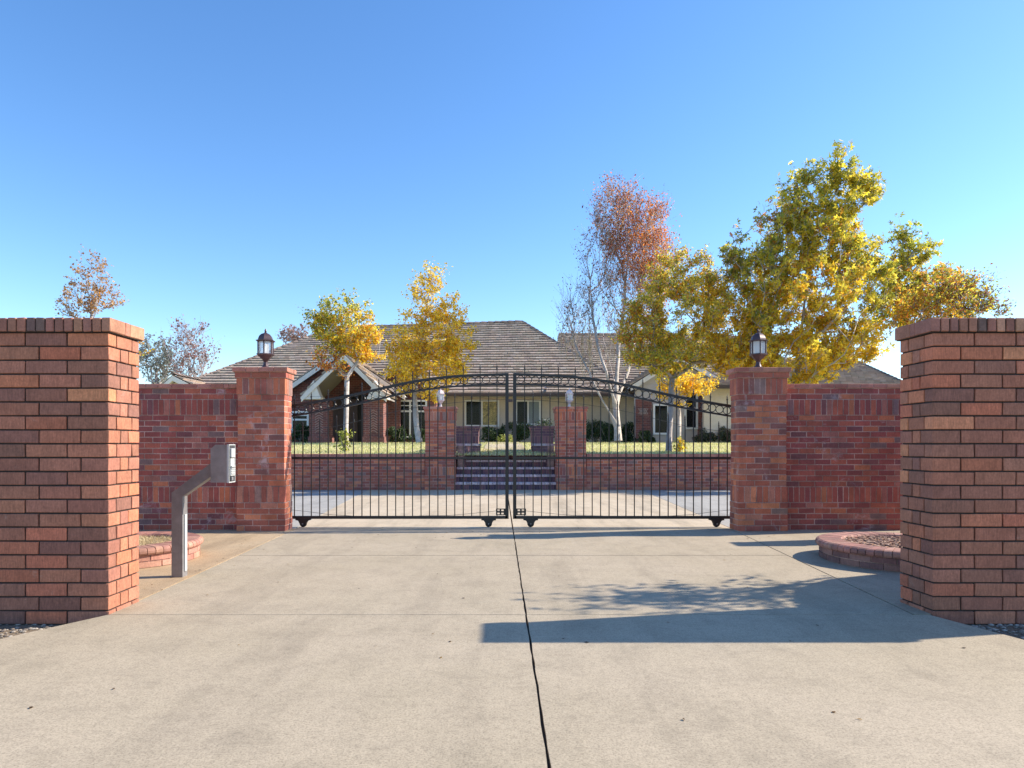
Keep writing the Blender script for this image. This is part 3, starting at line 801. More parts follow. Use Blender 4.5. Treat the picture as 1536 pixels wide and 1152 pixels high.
def hp(mb,name,mats,**k): return mb.build(name,mats,H,**k)
# main roof
EZ=3.72
EL=(-16.4,33,EZ); ER=(6.7,33,EZ); RR=P(783,484,40); RL=P(500,493,42)
RR=Vector((RR.x,40,8.42)); RL=Vector((RL.x,42,8.40))
mb=MB(); roof_face(mb,EL,ER,RR,RL)
roof_face(mb,ER,(9.5,47,EZ),RR,RR+Vector((0,.05,0)))
roof_face(mb,(-18,48,EZ),EL,RL,RL+Vector((0,.05,0)))
caps(mb,EL,RL); caps(mb,RL,RR); caps(mb,ER,RR)
hp(mb,'main_roof',M['tile'])
# right wing roof
mb=MB(); a=(2.2,32.7,EZ-.02); b=(9.2,32.7,EZ-.02); r1=P(838,501,42); r2=P(1085,498,42)
r1=Vector((r1.x,42,8.0)); r2=Vector((r2.x,42,8.0))
roof_face(mb,a,b,r2,r1); caps(mb,r1,r2); roof_face(mb,(b[0],b[1],b[2]),(17,33.5,EZ),(15,42,7.9),r2)
hp(mb,'wing_roof',M['tile'])
mb=MB(); mb.sweep([Vector((2.0,33.1,EZ+.1)),Vector((4.1,36.9,6.14))],.09,.03,side=Vector((1,0,0))); hp(mb,'valley_flashing',M['trim'])
# far right roof
mb=MB(); p1=P(1040,578,29); p2=P(1375,584,29); q1=P(1150,540,36); q2=P(1280,541,36)
roof_face(mb,p1,p2,q2,q1); caps(mb,q1,q2); caps(mb,p2,q2); roof_face(mb,p2,p2+Vector((2,14,0)),q2,q2+Vector((0,.05,0)))
hp(mb,'garage_roof',M['tile'])
mb=MB(); boards(mb,p1.x+.6,p2.x-.4,29.52,GZ-.2,p1.z-.06); mb.box(p1.x+.6,p2.x-.4,29.575,29.7,GZ-.3,p1.z-.05); hp(mb,'garage_wall',M['siding'])
mb=MB(); mb.box(p1.x,p2.x,28.9,29.0,p1.z-.14,p1.z-.0); hp(mb,'gutter',M['gutter'])
# eaves
mb=MB(); mb.box(-3.0,7.2,32.55,32.66,EZ-.18,EZ-.02,ch=.01); hp(mb,'gutter',M['gutter'])
mb=MB(); mb.box(-16.3,7.2,32.67,33.98,EZ-.15,EZ-.06); hp(mb,'soffit',M['trim'])
mb=MB(); mb.box(-16,-9.6,32.9,33.0,EZ-.2,EZ-.02); hp(mb,'gutter',M['gutter'])
# siding wall with windows
WY=34.0; sc=F/WY
mb=MB(); boards(mb,-3.1,7.2,WY,GZ-.1,EZ-.1); mb.box(-3.1,7.2,WY+.05,WY+.2,GZ-.3,EZ-.07); hp(mb,'siding_wall',M['siding'])
def window(px0,px1,py0,py1,Dw,kind='plain',mull=1,label=None):
    a=P(px0,py1,Dw); b=P(px1,py0,Dw); x0,x1,z0,z1=a.x,b.x,a.z,b.z; y=Dw-.065
    fw=.085; m=MB()
    for (xa,xb,za,zb) in ((x0,x0+fw,z0,z1),(x1-fw,x1,z0,z1),(x0+fw,x1-fw,z0,z0+fw),(x0+fw,x1-fw,z1-fw,z1)):
        m.box(xa,xb,y-.05,y+.02,za,zb)
    n=mull
    for i in range(1,n+1):
        xm=x0+(x1-x0)*i/(n+1); m.box(xm-.04,xm+.04,y-.04,y+.02,z0+fw,z1-fw)
    if kind=='transom':
        zt_=z1-(z1-z0)*.30; m.box(x0+fw,x1-fw,y-.045,y+.021,zt_-.04,zt_+.04)
        zt2=z1-(z1-z0)*.15; m.box(x0+fw,x1-fw,y-.035,y+.018,zt2-.02,zt2+.02)
    w=m.build('window',M['white_frame'],H)
    if label: w['label']=label
    def sub(name,mb_,mat):
        o=mb_.build(name,mat,H); o.parent=w; o.location=(0,0,0); return o
    w_=MB(); w_.box(x0+fw*.5,x1-fw*.5,y-.012,y-.008,z0+fw*.5,z1-fw*.5); sub('pane',w_,M['pane'])
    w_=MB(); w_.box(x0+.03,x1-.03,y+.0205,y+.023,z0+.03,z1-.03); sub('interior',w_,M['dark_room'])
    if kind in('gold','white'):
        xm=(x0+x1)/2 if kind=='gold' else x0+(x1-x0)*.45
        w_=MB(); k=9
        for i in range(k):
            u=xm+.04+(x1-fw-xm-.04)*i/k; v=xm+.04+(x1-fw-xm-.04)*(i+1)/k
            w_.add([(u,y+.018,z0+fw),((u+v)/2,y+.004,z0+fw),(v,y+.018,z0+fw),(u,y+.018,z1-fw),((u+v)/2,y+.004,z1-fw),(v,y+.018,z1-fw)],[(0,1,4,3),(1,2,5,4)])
        sub('curtain',w_,M['curtain_gold' if kind=='gold' else 'curtain_white'])  # gold sheet is a painted tree reflection; the white one is cloth
    if kind=='trim':
        pass
    return w
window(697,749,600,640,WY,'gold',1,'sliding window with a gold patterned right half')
window(773,811,600,638,WY,'white',1,'sliding window with a pale curtain in its right half')
m=MB(); q=P(828,596,WY); m.box(q.x-.14,q.x+.14,WY-.25,WY-.03,q.z-.08,q.z+.08,ch=.02); hp(m,'flood_light',M['white_plastic'])
# brick bays on the left
BY=31.0
def gable(px0,px1,pxa,pya,pye,Dw,depth,wallmat,over=.35,thick=.16,wall=True,tri=None,name='gable_wall',sof=.3,smat='trim'):
    A=P(pxa,pya,Dw); a=P(px0,pye,Dw); b=P(px1,pye,Dw)
    if wall:
        m=MB(); m.slab([(a.x,Dw,GZ-.3),(b.x,Dw,GZ-.3),(b.x,Dw,b.z),(A.x,Dw,A.z-.1),(a.x,Dw,a.z)],(0,.25,0)); hp(m,name,wallmat)
    # roof planes going back, plus bargeboards
    dl=(Vector((A.x,0,A.z))-Vector((a.x,0,a.z))); dr=(Vector((b.x,0,b.z))-Vector((A.x,0,A.z)))
    ul=dl.normalized(); ur=dr.normalized()
    ae=Vector((a.x,0,a.z))-ul*over; be=Vector((b.x,0,b.z))+ur*over
    yf=Dw-.45; yb=Dw+depth
    m=MB()
    roof_face(m,(ae.x,yb,ae.z+.12),(ae.x,yf,ae.z+.12),(A.x,yf,A.z+.12),(A.x,yb,A.z+.12))
    roof_face(m,(be.x,yf,be.z+.12),(be.x,yb,be.z+.12),(A.x,yb,A.z+.12),(A.x,yf,A.z+.12))
    caps(m,(A.x,yf,A.z+.15),(A.x,yb,A.z+.15)); hp(m,'gable_roof',M['tile'])
    m=MB()
    for (s_,e_) in ((ae,Vector((A.x,0,A.z))),(Vector((A.x,0,A.z)),be)):
        m.slab([(s_.x,yf-.04,s_.z-.14),(e_.x,yf-.04,e_.z-.14),(e_.x,yf-.04,e_.z+.09),(s_.x,yf-.04,s_.z+.09)],(0,.05,0))
    hp(m,'bargeboard',M['trim'])
    m=MB()
    for (s_,e_) in ((ae,Vector((A.x,0,A.z))),(Vector((A.x,0,A.z)),be)):
        m.slab([(s_.x,yf+.01,s_.z+.0),(e_.x,yf+.01,e_.z+.0),(e_.x,yf+.01,e_.z+.05),(s_.x,yf+.01,s_.z+.05)],(0,Dw-yf+sof,0))
    hp(m,'gable_soffit',M[smat])
    return A,a,b
gable(428,600,514,531,590,BY,8,M['house_brick'])
gable(556,652,606,536,590,BY+.5,8,M['house_brick'])
m=MB(); m.box(P(652,0,BY).x-1.2,P(652,0,BY).x,BY+.76,WY+.2,GZ-.3,EZ-.1); hp(m,'brick_return',M['house_brick'])
window(590,641,600,657,BY+.48,'transom',1,'tall white window with a transom in the brick bay')
window(437,464,617,659,BY-.02,'transom',0)
# porch
PY=28.6
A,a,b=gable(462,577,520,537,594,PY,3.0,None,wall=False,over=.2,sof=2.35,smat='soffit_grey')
m=MB()
for (s0,s1) in ((a.x-.15,a.x+.62),(b.x-.62,b.x+.15)):
    m=MB()
    out=(s0==a.x-.15)
    tri=[(s0,PY-.44,a.z-.05),(s1,PY-.44,a.z-.05),((s0+s1)/2+(.12 if out else -.12),PY-.44,a.z+.62)]
    m.slab(tri,(0,.5,0)); m.box(s0-.03,s1+.03,PY-.46,PY+.3,a.z-.16,a.z-.06)
    hp(m,'gable_return',M['trim'])
m=MB()
for (px0,px1) in ((464,493),(545,575)):
    m=MB(); x0,x1=P(px0,0,PY).x,P(px1,0,PY).x
    m.box(x0,x1,PY,PY+.7,GZ-.1,a.z-.17); m.box(x0-.05,x1+.05,PY-.05,PY+.75,GZ-.3,GZ+.28)
    hp(m,'porch_column',M['house_brick'])
pm_=surf('panel_mortar',(.36,.24,.22),.9)
for (px0,px1) in ((464,493),(545,575)):
    m=MB(); xc=(P(px0,0,PY).x+P(px1,0,PY).x)/2; z=GZ+.45
    while z<GZ+1.3:
        for s_ in (-1,1):
            m.sweep([(xc,PY-.012,z+.1),(xc+s_*.17,PY-.012,z)],.03,.03)
        z+=.105
    hp(m,'herringbone_panel',pm_)
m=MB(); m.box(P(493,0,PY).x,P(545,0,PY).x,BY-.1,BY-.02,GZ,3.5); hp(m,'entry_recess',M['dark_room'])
m=MB(); xc=P(519,0,BY).x; m.box(xc-.55,xc+.55,BY-.16,BY-.101,GZ,3.3,ch=.01); d=hp(m,'front_door',M['door_wood'])
m=MB(); m.box(xc+.4,xc+.44,BY-.2,BY-.161,GZ+.95,GZ+1.1); hd=m.build('handle',M['steel'],H); hd.parent=d; hd.location=(0,0,0)
zs_=A.z-.62
m=MB(); q=P(507,563,29); m.box(q.x-.09,q.x+.09,29,29.15,zs_-.08,zs_-.005,ch=.02); hp(m,'porch_light',M['white_plastic'])
# small gable at far left
A1,a1,b1=gable(252,292,266,568,581,32,2.5,M['siding'],over=.1)
m=MB(); m.box(-16.0,-9.5,34.0,34.2,GZ-.3,EZ-.16); hp(m,'brick_wall_left',M['house_brick']) if False else hp(m,'left_wall',M['house_brick'])
# right bay
RY=31.0
gable(953,1084,1016,538,577,RY,7,M['siding_shade'],name='bay_wall')
m=MB()
for (p0_,p1_,pt) in ((953,977,599),(1046,1082,583)):
    m=MB(); x0,x1=P(p0_,0,RY).x,P(p1_,0,RY).x; m.box(x0,x1,RY-.14,RY-.004,GZ-.3,P(0,pt,RY).z); hp(m,'brick_pier',M['house_brick'])
dm_=surf('panel_diamond',(.42,.36,.35),.9)
for pxc,pyc in ((1060,592),(965,617)):
    m=MB(); q=P(pxc,pyc,RY-.16)
    for i in range(-2,3):
        for s_ in (-1,1):
            m.sweep([(q.x+i*.07-.14*s_*.5,RY-.15,q.z-.14),(q.x+i*.07+.14*s_*.5,RY-.15,q.z+.14)],.02,.02)
    hp(m,'diamond_panel',dm_)

window(979,1003,606,652,RY-.01,'plain',0,'tall narrow white framed window left of the bay')
window(1026,1046,586,644,RY-.01,'plain',0,'tall narrow white framed window right of the bay')
m=MB(); boards(m,P(955,0,RY).x,P(1082,0,RY).x,RY-.02,GZ-.1,P(0,577,RY).z); hp(m,'bay_siding',M['siding_shade'])
gable(1050,1083,1063,566,580,RY-1.0,1.4,M['siding_shade'],over=.12,name='small_gable')if False else None

# ------------------------------------------------------------------ trees
nr=np.random.default_rng(11)
def leaf_mesh(name,pts,sizes,cols,mat,parent,shape='oval',droop=.3,origin=None):
    n=len(pts)
    if shape=='star':
        T=np.array([[0,0,0],[.28,.38,.04],[0,1.05,-.05],[-.28,.38,.04],[.62,.2,0],[.85,.62,-.08],[.30,.10,0],[-.62,.2,0],[-.85,.62,-.08],[-.30,.10,0]])
        Fc=[(0,1,2,3),(6,4,5,1),(9,3,8,7)]
    elif shape=='long':
        T=np.array([[0,0,0],[.2,.5,.03],[0,1,-.04],[-.2,.5,.03]]); Fc=[(0,1,2,3)]
    else:
        T=np.array([[0,0,0],[.36,.42,.10],[0,1,-.05],[-.36,.42,.10]]); Fc=[(0,1,2),(0,2,3)]
    k=len(T)
    # random frames
    d=nr.normal(size=(n,3)); d[:,2]-=droop; d/=np.linalg.norm(d,axis=1)[:,None]
    q=nr.normal(size=(n,3)); u=np.cross(d,q); u/=np.linalg.norm(u,axis=1)[:,None]; w=np.cross(u,d)
    V=pts[:,None,:]+sizes[:,None,None]*(T[None,:,0:1]*u[:,None,:]+T[None,:,1:2]*d[:,None,:]+T[None,:,2:3]*w[:,None,:])
    V=V.reshape(-1,3)
    me=bpy.data.meshes.new(name)
    if parent is not None: V=V-np.array(parent.location)
    fl=[];
    base=np.arange(n)*k
    nf=len(Fc)
    loops=np.concatenate([np.stack([base+i for i in f],1) for f in Fc],1)     # n x total
    loop_tot=[len(f) for f in Fc]
    L=loops.ravel()
    tot=np.tile(loop_tot,n); start=np.concatenate([[0],np.cumsum(tot)[:-1]])
    me.vertices.add(len(V)); me.vertices.foreach_set('co',V.ravel().astype(np.float32))
    me.loops.add(len(L)); me.loops.foreach_set('vertex_index',L.astype(np.int32))
    me.polygons.add(len(tot)); me.polygons.foreach_set('loop_start',start.astype(np.int32)); me.polygons.foreach_set('loop_total',tot.astype(np.int32))
    me.update(calc_edges=True)
    at=me.attributes.new('tint','FLOAT_COLOR','FACE')
    C=np.repeat(np.concatenate([cols,np.ones((n,1))],1),nf,axis=0)
    at.data.foreach_set('color',C.ravel().astype(np.float32))
    me.materials.append(mat); me.validate()
    o=bpy.data.objects.new(name,me); COL.objects.link(o)
    if parent is not None: o.parent=parent
    return o

LD=1.9
def tree(name,label,group,D,trunk,lobes,bark,habit=.6,nseg=.35,tip=.006,rtrunk=.12,leaf=.08,shape='oval',twig=.35,twigs=5,per=5,zbase=None,leafmat='leaf',power=1.5,upt=.6,depth=.85,stems=None,lmul=2.0,wind=(0,0,0)):
    """trunk: list of (px,py) at depth D; lobes: (px,py,rx,ry,n_attractors,density,[palette]) in the same measure"""
    s=D/F
    b=P(*trunk[0],D)
    if zbase is not None: b.z=zbase
    t=thing(name,b,label,'tree',group)
    nodes=[np.array(b)]; par=[-1]
    def grow(i0,target,wob=.1,curve=0,bd=.06):
        p0=nodes[i0]; v=target-p0; L=np.linalg.norm(v); k=max(1,int(L/nseg))
        cur=i0
        bend=nr.normal(size=3)*L*bd
        for j in range(1,k+1):
            u=j/k
            sag=4*u*(1-u)
            p=p0+v*u+bend*sag+np.array([0,0,-curve*L*sag*.25])+(nr.normal(size=3)*wob*nseg if j<k else 0)
            nodes.append(p); par.append(cur); cur=len(nodes)-1
        return cur
    trunks=[trunk]+(stems or [])
    for ti,tr in enumerate(trunks):
        cur=0
        if ti: 
            P0=np.array(P(*tr[0],D)); cur=int(np.argmin(np.linalg.norm(np.array(nodes)-P0,axis=1)))
        for q in tr[1:]:
            pt=np.array(P(*q,D)); pt[1]+=nr.normal()*.1*(1+ti*3); cur=grow(cur,pt,.04,bd=.015)
    c0=np.array(nodes[-1]); ntr=len(nodes)
    att=[]
    for li,(px,py,rx,ry,n,den,pal) in enumerate(lobes):
        c=np.array(P(px,py,D))
        for _ in range(n):
            while True:
                v=nr.uniform(-1,1,3)
                if (v**2).sum()<=1: break
            v*= (np.linalg.norm(v)**-.25 if np.linalg.norm(v)>.05 else 1)
            att.append((c+v*np.array([rx*s,rx*s*depth,ry*s]),den,pal))
    base=np.array(nodes[min(2,ntr-1)])
    att.sort(key=lambda a:np.linalg.norm((a[0]-c0)*np.array([1,1,.7])))
    tips=[]
    first=max(1,int(ntr*.25)) if not stems else 1
    zmin=min(a[0][2] for a in att)
    for (p,den,pal) in att:
        A=np.array(nodes); dv=p-A; dist=np.linalg.norm(dv,axis=1)
        hz=np.linalg.norm(dv[:,:2],axis=1)
        cost=dist+1.6*np.maximum(0,hz*habit-dv[:,2])
        lowz=nodes[0][2]+ (c0[2]-nodes[0][2])*.45
        cost[A[:,2]<lowz]+=5
        i=int(np.argmin(cost)); e=grow(i,p,.1,curve=.5 if habit>1 else .25)
        tips.append((e,den,pal))
    n=len(nodes); A=np.array(nodes)
    rad=np.zeros(n); 
    acc=np.zeros(n)
    kids=np.bincount([q for q in par if q>=0],minlength=n)
    order=range(n-1,-1,-1)
    for i in order:
        if kids[i]==0: acc[i]=tip**power
        if par[i]>=0: acc[par[i]]+=acc[i]+ (tip*.25)**power
    rad=acc**(1/power); f=rtrunk/rad[0]
    rad=np.where(rad>tip*1.5, tip+(rad-tip)*(rtrunk-tip)/(rad[0]-tip), rad)
    mb=MB()
    for i in range(1,n):
        p=par[i]; r1=rad[i]; r0=min(rad[p],r1*1.35+.004) if i>=ntr else rad[p]
        if p==0: r0=rad[0]*1.25
        mb.tube([A[p],A[i]],[r0,r1],7 if r1>.03 else 4)
    # twigs and leaves
    lp=[];lc=[];ls=[]
    for (e,den,pal) in tips:
        for _ in range(twigs):
            v=nr.normal(size=3); v[2]=abs(v[2])*upt+upt*.5*(1 if habit<=1 else 3) ; v/=np.linalg.norm(v); v=v+np.array(wind); v/=np.linalg.norm(v); v*=twig*nr.uniform(.5,1.3)
            st=A[e] if par[e]<0 or nr.random()<.6 else A[par[e]]
            mb.tube([st,st+v*.5+nr.normal(size=3)*.02,st+v],[tip*.7,tip*.5,tip*.35],3)
            m=nr.poisson(per*den*lmul)
            for _k in range(m):
                u=nr.uniform(.2,1.05); lp.append(st+v*u+nr.normal(size=3)*twig*.11)
                c_=pal[nr.integers(len(pal))]; k=nr.uniform(.5,1.3); lc.append((c_[0]*k,c_[1]*k,c_[2]*k)); ls.append(leaf*nr.uniform(.6,1.2))
    mb.build('trunk',M[bark],t,smooth=True)
    if lp: leaf_mesh('crown',np.array(lp),np.array(ls),np.array(lc),M[leafmat],t,shape)
    return t

YEL=[(1.0,.72,.05),(1.0,.80,.14),(.95,.60,.04),(1.0,.68,.05)]
GRN=[(.46,.48,.07),(.62,.58,.09),(.32,.37,.07)]
YG_=[(.95,.78,.07),(1.0,.76,.09),(.78,.68,.08)]
ORG=[(.82,.38,.05),(.75,.28,.05),(.88,.48,.07)]
REDL=[(.70,.21,.05),(.78,.30,.06),(.55,.17,.06),(.80,.36,.08),(.45,.17,.08)]
BRN=[(.62,.36,.14),(.50,.26,.12),(.70,.45,.20)]
MAR=[(.24,.08,.07),(.32,.12,.07),(.20,.10,.10)]
G='autumn trees on the lawn in front of the house'
tree('young_tree','small round tree with orange, gold and green leaves left of the entry porch',G,20.4,[(519,677),(519,640),(520,600),(521,572),(521,565)],
     [(520,500,42,40,46,.9,YEL+YG_+GRN+ORG[:1]),(490,505,32,30,24,.9,YG_+GRN+ORG[:1]),(515,468,36,24,20,.7,GRN+GRN+YG_),(550,520,26,30,26,1,YEL+ORG[:1]),(478,486,20,28,8,.7,GRN),(500,540,36,16,12,.7,ORG+REDL)],
     'bark_pale',.55,.3,.0055,.075,.085,'oval',.34,5,7)
tree('yellow_tree','tall golden yellow tree with a slim pointed top, behind the inner left pillar',G,27,[(629,663),(625,640),(622,600),(624,560),(630,520),(640,470),(648,425)],
     [(640,560,66,44,80,1.2,YEL),(640,510,58,40,64,1.15,YEL),(608,545,38,44,30,1,YEL+ORG[:1]),(648,455,34,44,34,.8,YEL+YG_[:1]),(650,415,16,24,10,.7,YEL+YG_),(675,470,26,22,16,.8,YEL),(685,540,26,56,30,1.1,YEL+YEL+YG_[:1])],
     'bark_pale',.6,.4,.006,.11,.105,'oval',.45,5,8,lmul=1.45)
tree('red_tree','tall upright tree with rust red leaves on top and bare branches on its left',G,28,[(927,661),(926,640),(924,610),(925,560),(930,500),(938,420),(945,360)],
     [(955,370,48,68,150,.75,REDL),(925,340,36,52,80,.5,REDL+MAR),(985,395,28,54,70,.7,REDL+ORG[:1]),(900,400,30,84,100,.22,MAR),(862,490,28,66,90,.08,MAR),(930,302,34,20,34,.55,REDL+MAR),(985,325,18,24,20,.5,REDL),(900,530,40,50,50,.06,MAR),(970,450,38,50,80,.45,REDL+ORG[:1]),(935,460,40,60,60,.2,REDL)],
     'bark_pale',2.2,.5,.0075,.14,.08,'oval',.75,4,7,wind=(.12,0,.3),stems=[[(925,620),(905,560),(888,480),(880,400)],[(926,600),(948,540),(958,460),(968,380)],[(926,630),(890,580),(864,520),(850,450)],[(925,590),(915,500),(912,400),(915,330)]])
tree('broad_tree','broad round tree with mixed olive, gold and red leaves, left of the right gate pillar',G,20.6,[(1003,677),(1004,650),(1005,610),(1007,580),(1009,566)],
     [(1022,475,88,62,150,1.1,YG_+GRN+YEL[:2]+ORG[:1]),(962,500,40,50,52,1,GRN+ORG+YG_+REDL[:1]),(1030,418,60,34,64,.9,GRN+YG_+ORG[:2]),(1088,490,48,70,90,1.1,YG_+YEL),(1000,540,68,24,70,1,GRN+YG_+ORG[:1]),(1095,540,38,28,46,1,YG_+YEL)],
     'bark_grey',.6,.3,.005,.085,.10,'long',.36,6,7,lmul=2.1,wind=(.1,0,.35))
tree('pale_sapling','slender pale tree with bright yellow leaves behind the broad tree',G,27.5,[(1018,664),(1018,640),(1019,610),(1021,585)],
     [(1025,572,34,18,26,1.2,YEL),(1050,585,26,14,16,1,YEL),(1000,590,16,14,8,.8,YEL)],
     'bark_pale',.4,.4,.006,.07,.10,'oval',.4,5,6)
tree('sycamore','large golden green sycamore with big leaves behind the right wall',G,20,[(1193,700),(1194,640),(1195,580),(1199,520),(1208,450),(1222,380),(1240,310)],
     [(1205,450,92,54,100,1,YG_+YEL+GRN[:2]+ORG[:1]),(1235,360,56,46,54,.9,GRN+YG_+YG_+ORG[:1]),(1262,300,42,36,30,.9,GRN+YG_+YG_),(1190,325,24,40,18,.8,GRN+YG_+ORG[:1]),(1203,268,10,20,7,.8,GRN+YG_),(1222,290,12,26,7,.8,GRN+YG_),(1140,420,48,46,44,.8,GRN+YG_+ORG[:1]),(1178,375,44,40,36,.85,GRN+YG_+YG_),(1312,440,24,46,18,.8,YG_+GRN),(1150,350,20,34,10,.6,GRN+ORG),(1180,300,10,20,5,.7,GRN+YG_),(1290,390,34,44,30,.9,GRN+YG_),(1195,545,76,38,76,1.1,YEL+YG_),(1262,520,50,40,48,1.0,YEL+YG_),(1252,256,10,24,9,1,GRN+YG_),(1278,262,8,20,5,.9,GRN),(1300,288,10,26,8,.9,GRN+YG_),(1104,400,22,40,16,.7,GRN+YG_+BRN[:1]),(1295,495,30,20,10,.5,YG_+GRN),(1135,495,38,34,34,.9,YG_+GRN+YEL),(1125,545,36,28,30,1,YEL+YG_)],
     'bark_pale',.9,.4,.008,.13,.128,'star',.46,5,4.2,lmul=1.9,wind=(.45,0,.45),stems=[[(1196,590),(1235,540),(1275,480)],[(1195,580),(1165,545),(1140,500)]])
tree('sycamore','lower sycamore with yellow green leaves, right of the large one',G,21,[(1378,700),(1376,640),(1372,570),(1362,500),(1352,450)],
     [(1340,440,36,40,44,.9,YG_+GRN+ORG[:1]),(1352,385,18,34,16,.9,GRN+YG_),(1358,356,6,14,4,1,GRN),(1385,390,14,22,8,.9,GRN+YG_),(1385,440,32,34,28,.8,YG_+ORG+GRN),(1335,480,24,16,10,.6,YG_+GRN),(1412,415,16,16,8,.7,GRN+ORG)],
     'bark_pale',.8,.4,.008,.09,.14,'star',.44,5,3.6,lmul=1.6,wind=(.4,0,.3))
tree('crape_myrtle','low spreading tree with long dark maroon and olive sprays above the right wall end',G,19,[(1400,720),(1402,640),(1408,560),(1415,520)],
     [(1415,465,52,32,44,.9,GRN+YG_+MAR[:1]+ORG),(1450,450,24,18,12,.8,GRN+MAR),(1425,430,34,14,12,.8,GRN+ORG),(1484,468,12,8,6,.8,MAR+GRN),(1468,440,10,8,4,.8,MAR+GRN),(1380,480,44,34,24,.9,YG_+ORG)],
     'bark_grey',.4,.35,.006,.09,.11,'long',.55,5,9,wind=(.6,0,.1))
tree('young_tree','small sparse tree with orange leaves showing above the left wall end','' or None,22,[(133,700),(133,600),(134,520),(135,470)],
     [(136,425,24,42,34,.5,BRN),(118,455,34,26,30,.5,BRN),(158,450,28,26,24,.5,BRN+ORG[:1]),(190,540,24,30,16,.9,ORG+YEL)],
     'bark_grey',1.0,.3,.006,.06,.085,'oval',.36,4,5)
GF='far bare trees beyond the house'
tree('bare_tree','far grey green bare tree at the left edge of the gap, beyond the rear wall',GF,60,[(236,680),(236,600),(235,560)],
     [(236,545,30,34,50,.7,[(.28,.30,.27),(.34,.34,.28)])],'bark_far',1.2,1.0,.02,.2,.26,'oval',1.2,5,4)
tree('bare_tree','far bare tree with thin dull red leaves left of the house roof',GF,58,[(284,680),(284,600),(285,560)],
     [(285,535,38,42,70,.4,[(.35,.16,.15),(.4,.26,.22)])],'bark_far',1.4,1.0,.02,.2,.22,'oval',1.3,6,3)
tree('bare_tree','far reddish tree top just showing over the left roof slope',GF,64,[(437,680),(438,600),(440,540)],
     [(440,506,26,12,26,.6,[(.40,.22,.19),(.4,.26,.22)])],'bark_far',1.2,1.0,.02,.2,.26,'oval',1.1,5,3)
# leafless ornamental behind the right wing wall, outside the frame: its branch shadow fans over the drive
tree('ornamental_tree','thin leafy ornamental tree behind the right wall end, just outside the picture',None,6.6,[(1640,860),(1648,640),(1664,520),(1680,440)],
     [(1712,340,46,30,10,.8,GRN+MAR),(1738,396,60,34,14,.8,GRN+MAR),(1800,455,66,40,14,.9,GRN+MAR),(1850,500,60,34,10,.9,GRN+MAR)],
     'bark_grey',.4,.2,.006,.04,.13,'long',.55,4,4)

# ------------------------------------------------------------------ shrubs
DK=[(.05,.085,.035),(.07,.12,.045),(.035,.06,.03),(.10,.14,.06)]
def shrub(px,py0,py1,w,D,label,pal=DK,n=3600,leaf=.07,group='shrubs along the house front',flowers=0,name='shrub',mat='leaf_dark'):
    a=P(px,py1,D); b=P(px,py0,D); h=b.z-a.z; hw=w/2*D/F; zb=float(lawn_z(a.x,D))
    a.z=min(a.z,zb+.02); h=b.z-a.z
    t=thing(name,(a.x,D,a.z),label,'shrub',group)
    mb=MB()
    for _ in range(9):
        v=Vector((nr.normal()*hw*.5,nr.normal()*hw*.4,h*.8)); mb.tube([a,a+v*.5,a+v],[.014,.009,.004],4)
    mb.build('stem',M['bark_grey'],t)
    pts=[];cols=[]
    K=26; cen=[(nr.normal()*.45,nr.normal()*.4,nr.uniform(.15,.85)) for _ in range(K)]
    for i in range(n):
        c=cen[nr.integers(K)]; v=nr.normal(size=3); v/=np.linalg.norm(v); v*=.30*nr.random()**.4
        x,y,z=c[0]+v[0],c[1]+v[1],c[2]+v[2]*.8
        pts.append((a.x+max(-1.15,min(1.15,x))*hw,a.y+y*hw*.8,a.z+max(.0,z)*h)); p=pal[nr.integers(len(pal))]; k=nr.uniform(.7,1.3); cols.append((p[0]*k,p[1]*k,p[2]*k))
    leaf_mesh('foliage',np.array(pts),np.array([leaf*nr.uniform(.6,1.3) for _ in pts]),np.array(cols),M[mat],t)
    if flowers:
        m=MB()
        for _ in range(flowers):
            q=pts[nr.integers(len(pts))]; m.lathe([(.005,-.02),(.04,0),(.045,.02),(.02,.03)],q[0],q[1]-.1*hw,q[2]+.05,7)
        m.build('blossom',M['white_frame'],t)
YS=[(.42,.44,.10),(.5,.48,.14),(.3,.36,.08)]
shrub(450,635,663,30,29.5,'dark green shrub under the window left of the porch')
shrub(597,641,664,32,29.5,'dark green shrub just right of the porch under the tall window')
shrub(632,644,664,34,30,'green shrub behind the trunk of the yellow tree')
shrub(738,640,664,40,32.5,'dark hedge shrub under the gold window, left of the gate gap')
shrub(778,634,664,44,32.5,'dark hedge shrub directly behind the gap between the gate leaves')
shrub(758,652,665,22,31,'low yellow green shrub in front of the dark hedge',YS,700)
shrub(815,628,664,36,32,'rose bush with a few white flowers behind the right step pillar',DK,1500,.07,'shrubs along the house front',14,'rose_bush')
shrub(893,630,664,40,32,'dark shrub just right of the inner right pillar')
shrub(912,636,664,30,31.5,'dark shrub left of the red tree trunk')
shrub(945,634,664,34,32,'dark shrub right of the red tree trunk')
shrub(968,646,664,26,30,'low green shrub below the brick pier')
shrub(1062,643,664,38,29.5,'grey green shrub below the right bay',[(.09,.10,.06),(.13,.12,.08),(.06,.08,.05)])
shrub(1090,641,664,34,29.5,'grey green shrub nearest the right gate pillar',[(.09,.10,.06),(.13,.12,.08),(.06,.08,.05)])
shrub(517,642,679,26,20.3,'yellow green suckers round the foot of the small left tree',YS+GRN,260,.09,'shoots at the feet of trees',mat='leaf')
shrub(1020,655,679,24,20.5,'yellow shoots beside the trunk of the broad tree',YS+YEL,200,.08,'shoots at the feet of trees',mat='leaf')

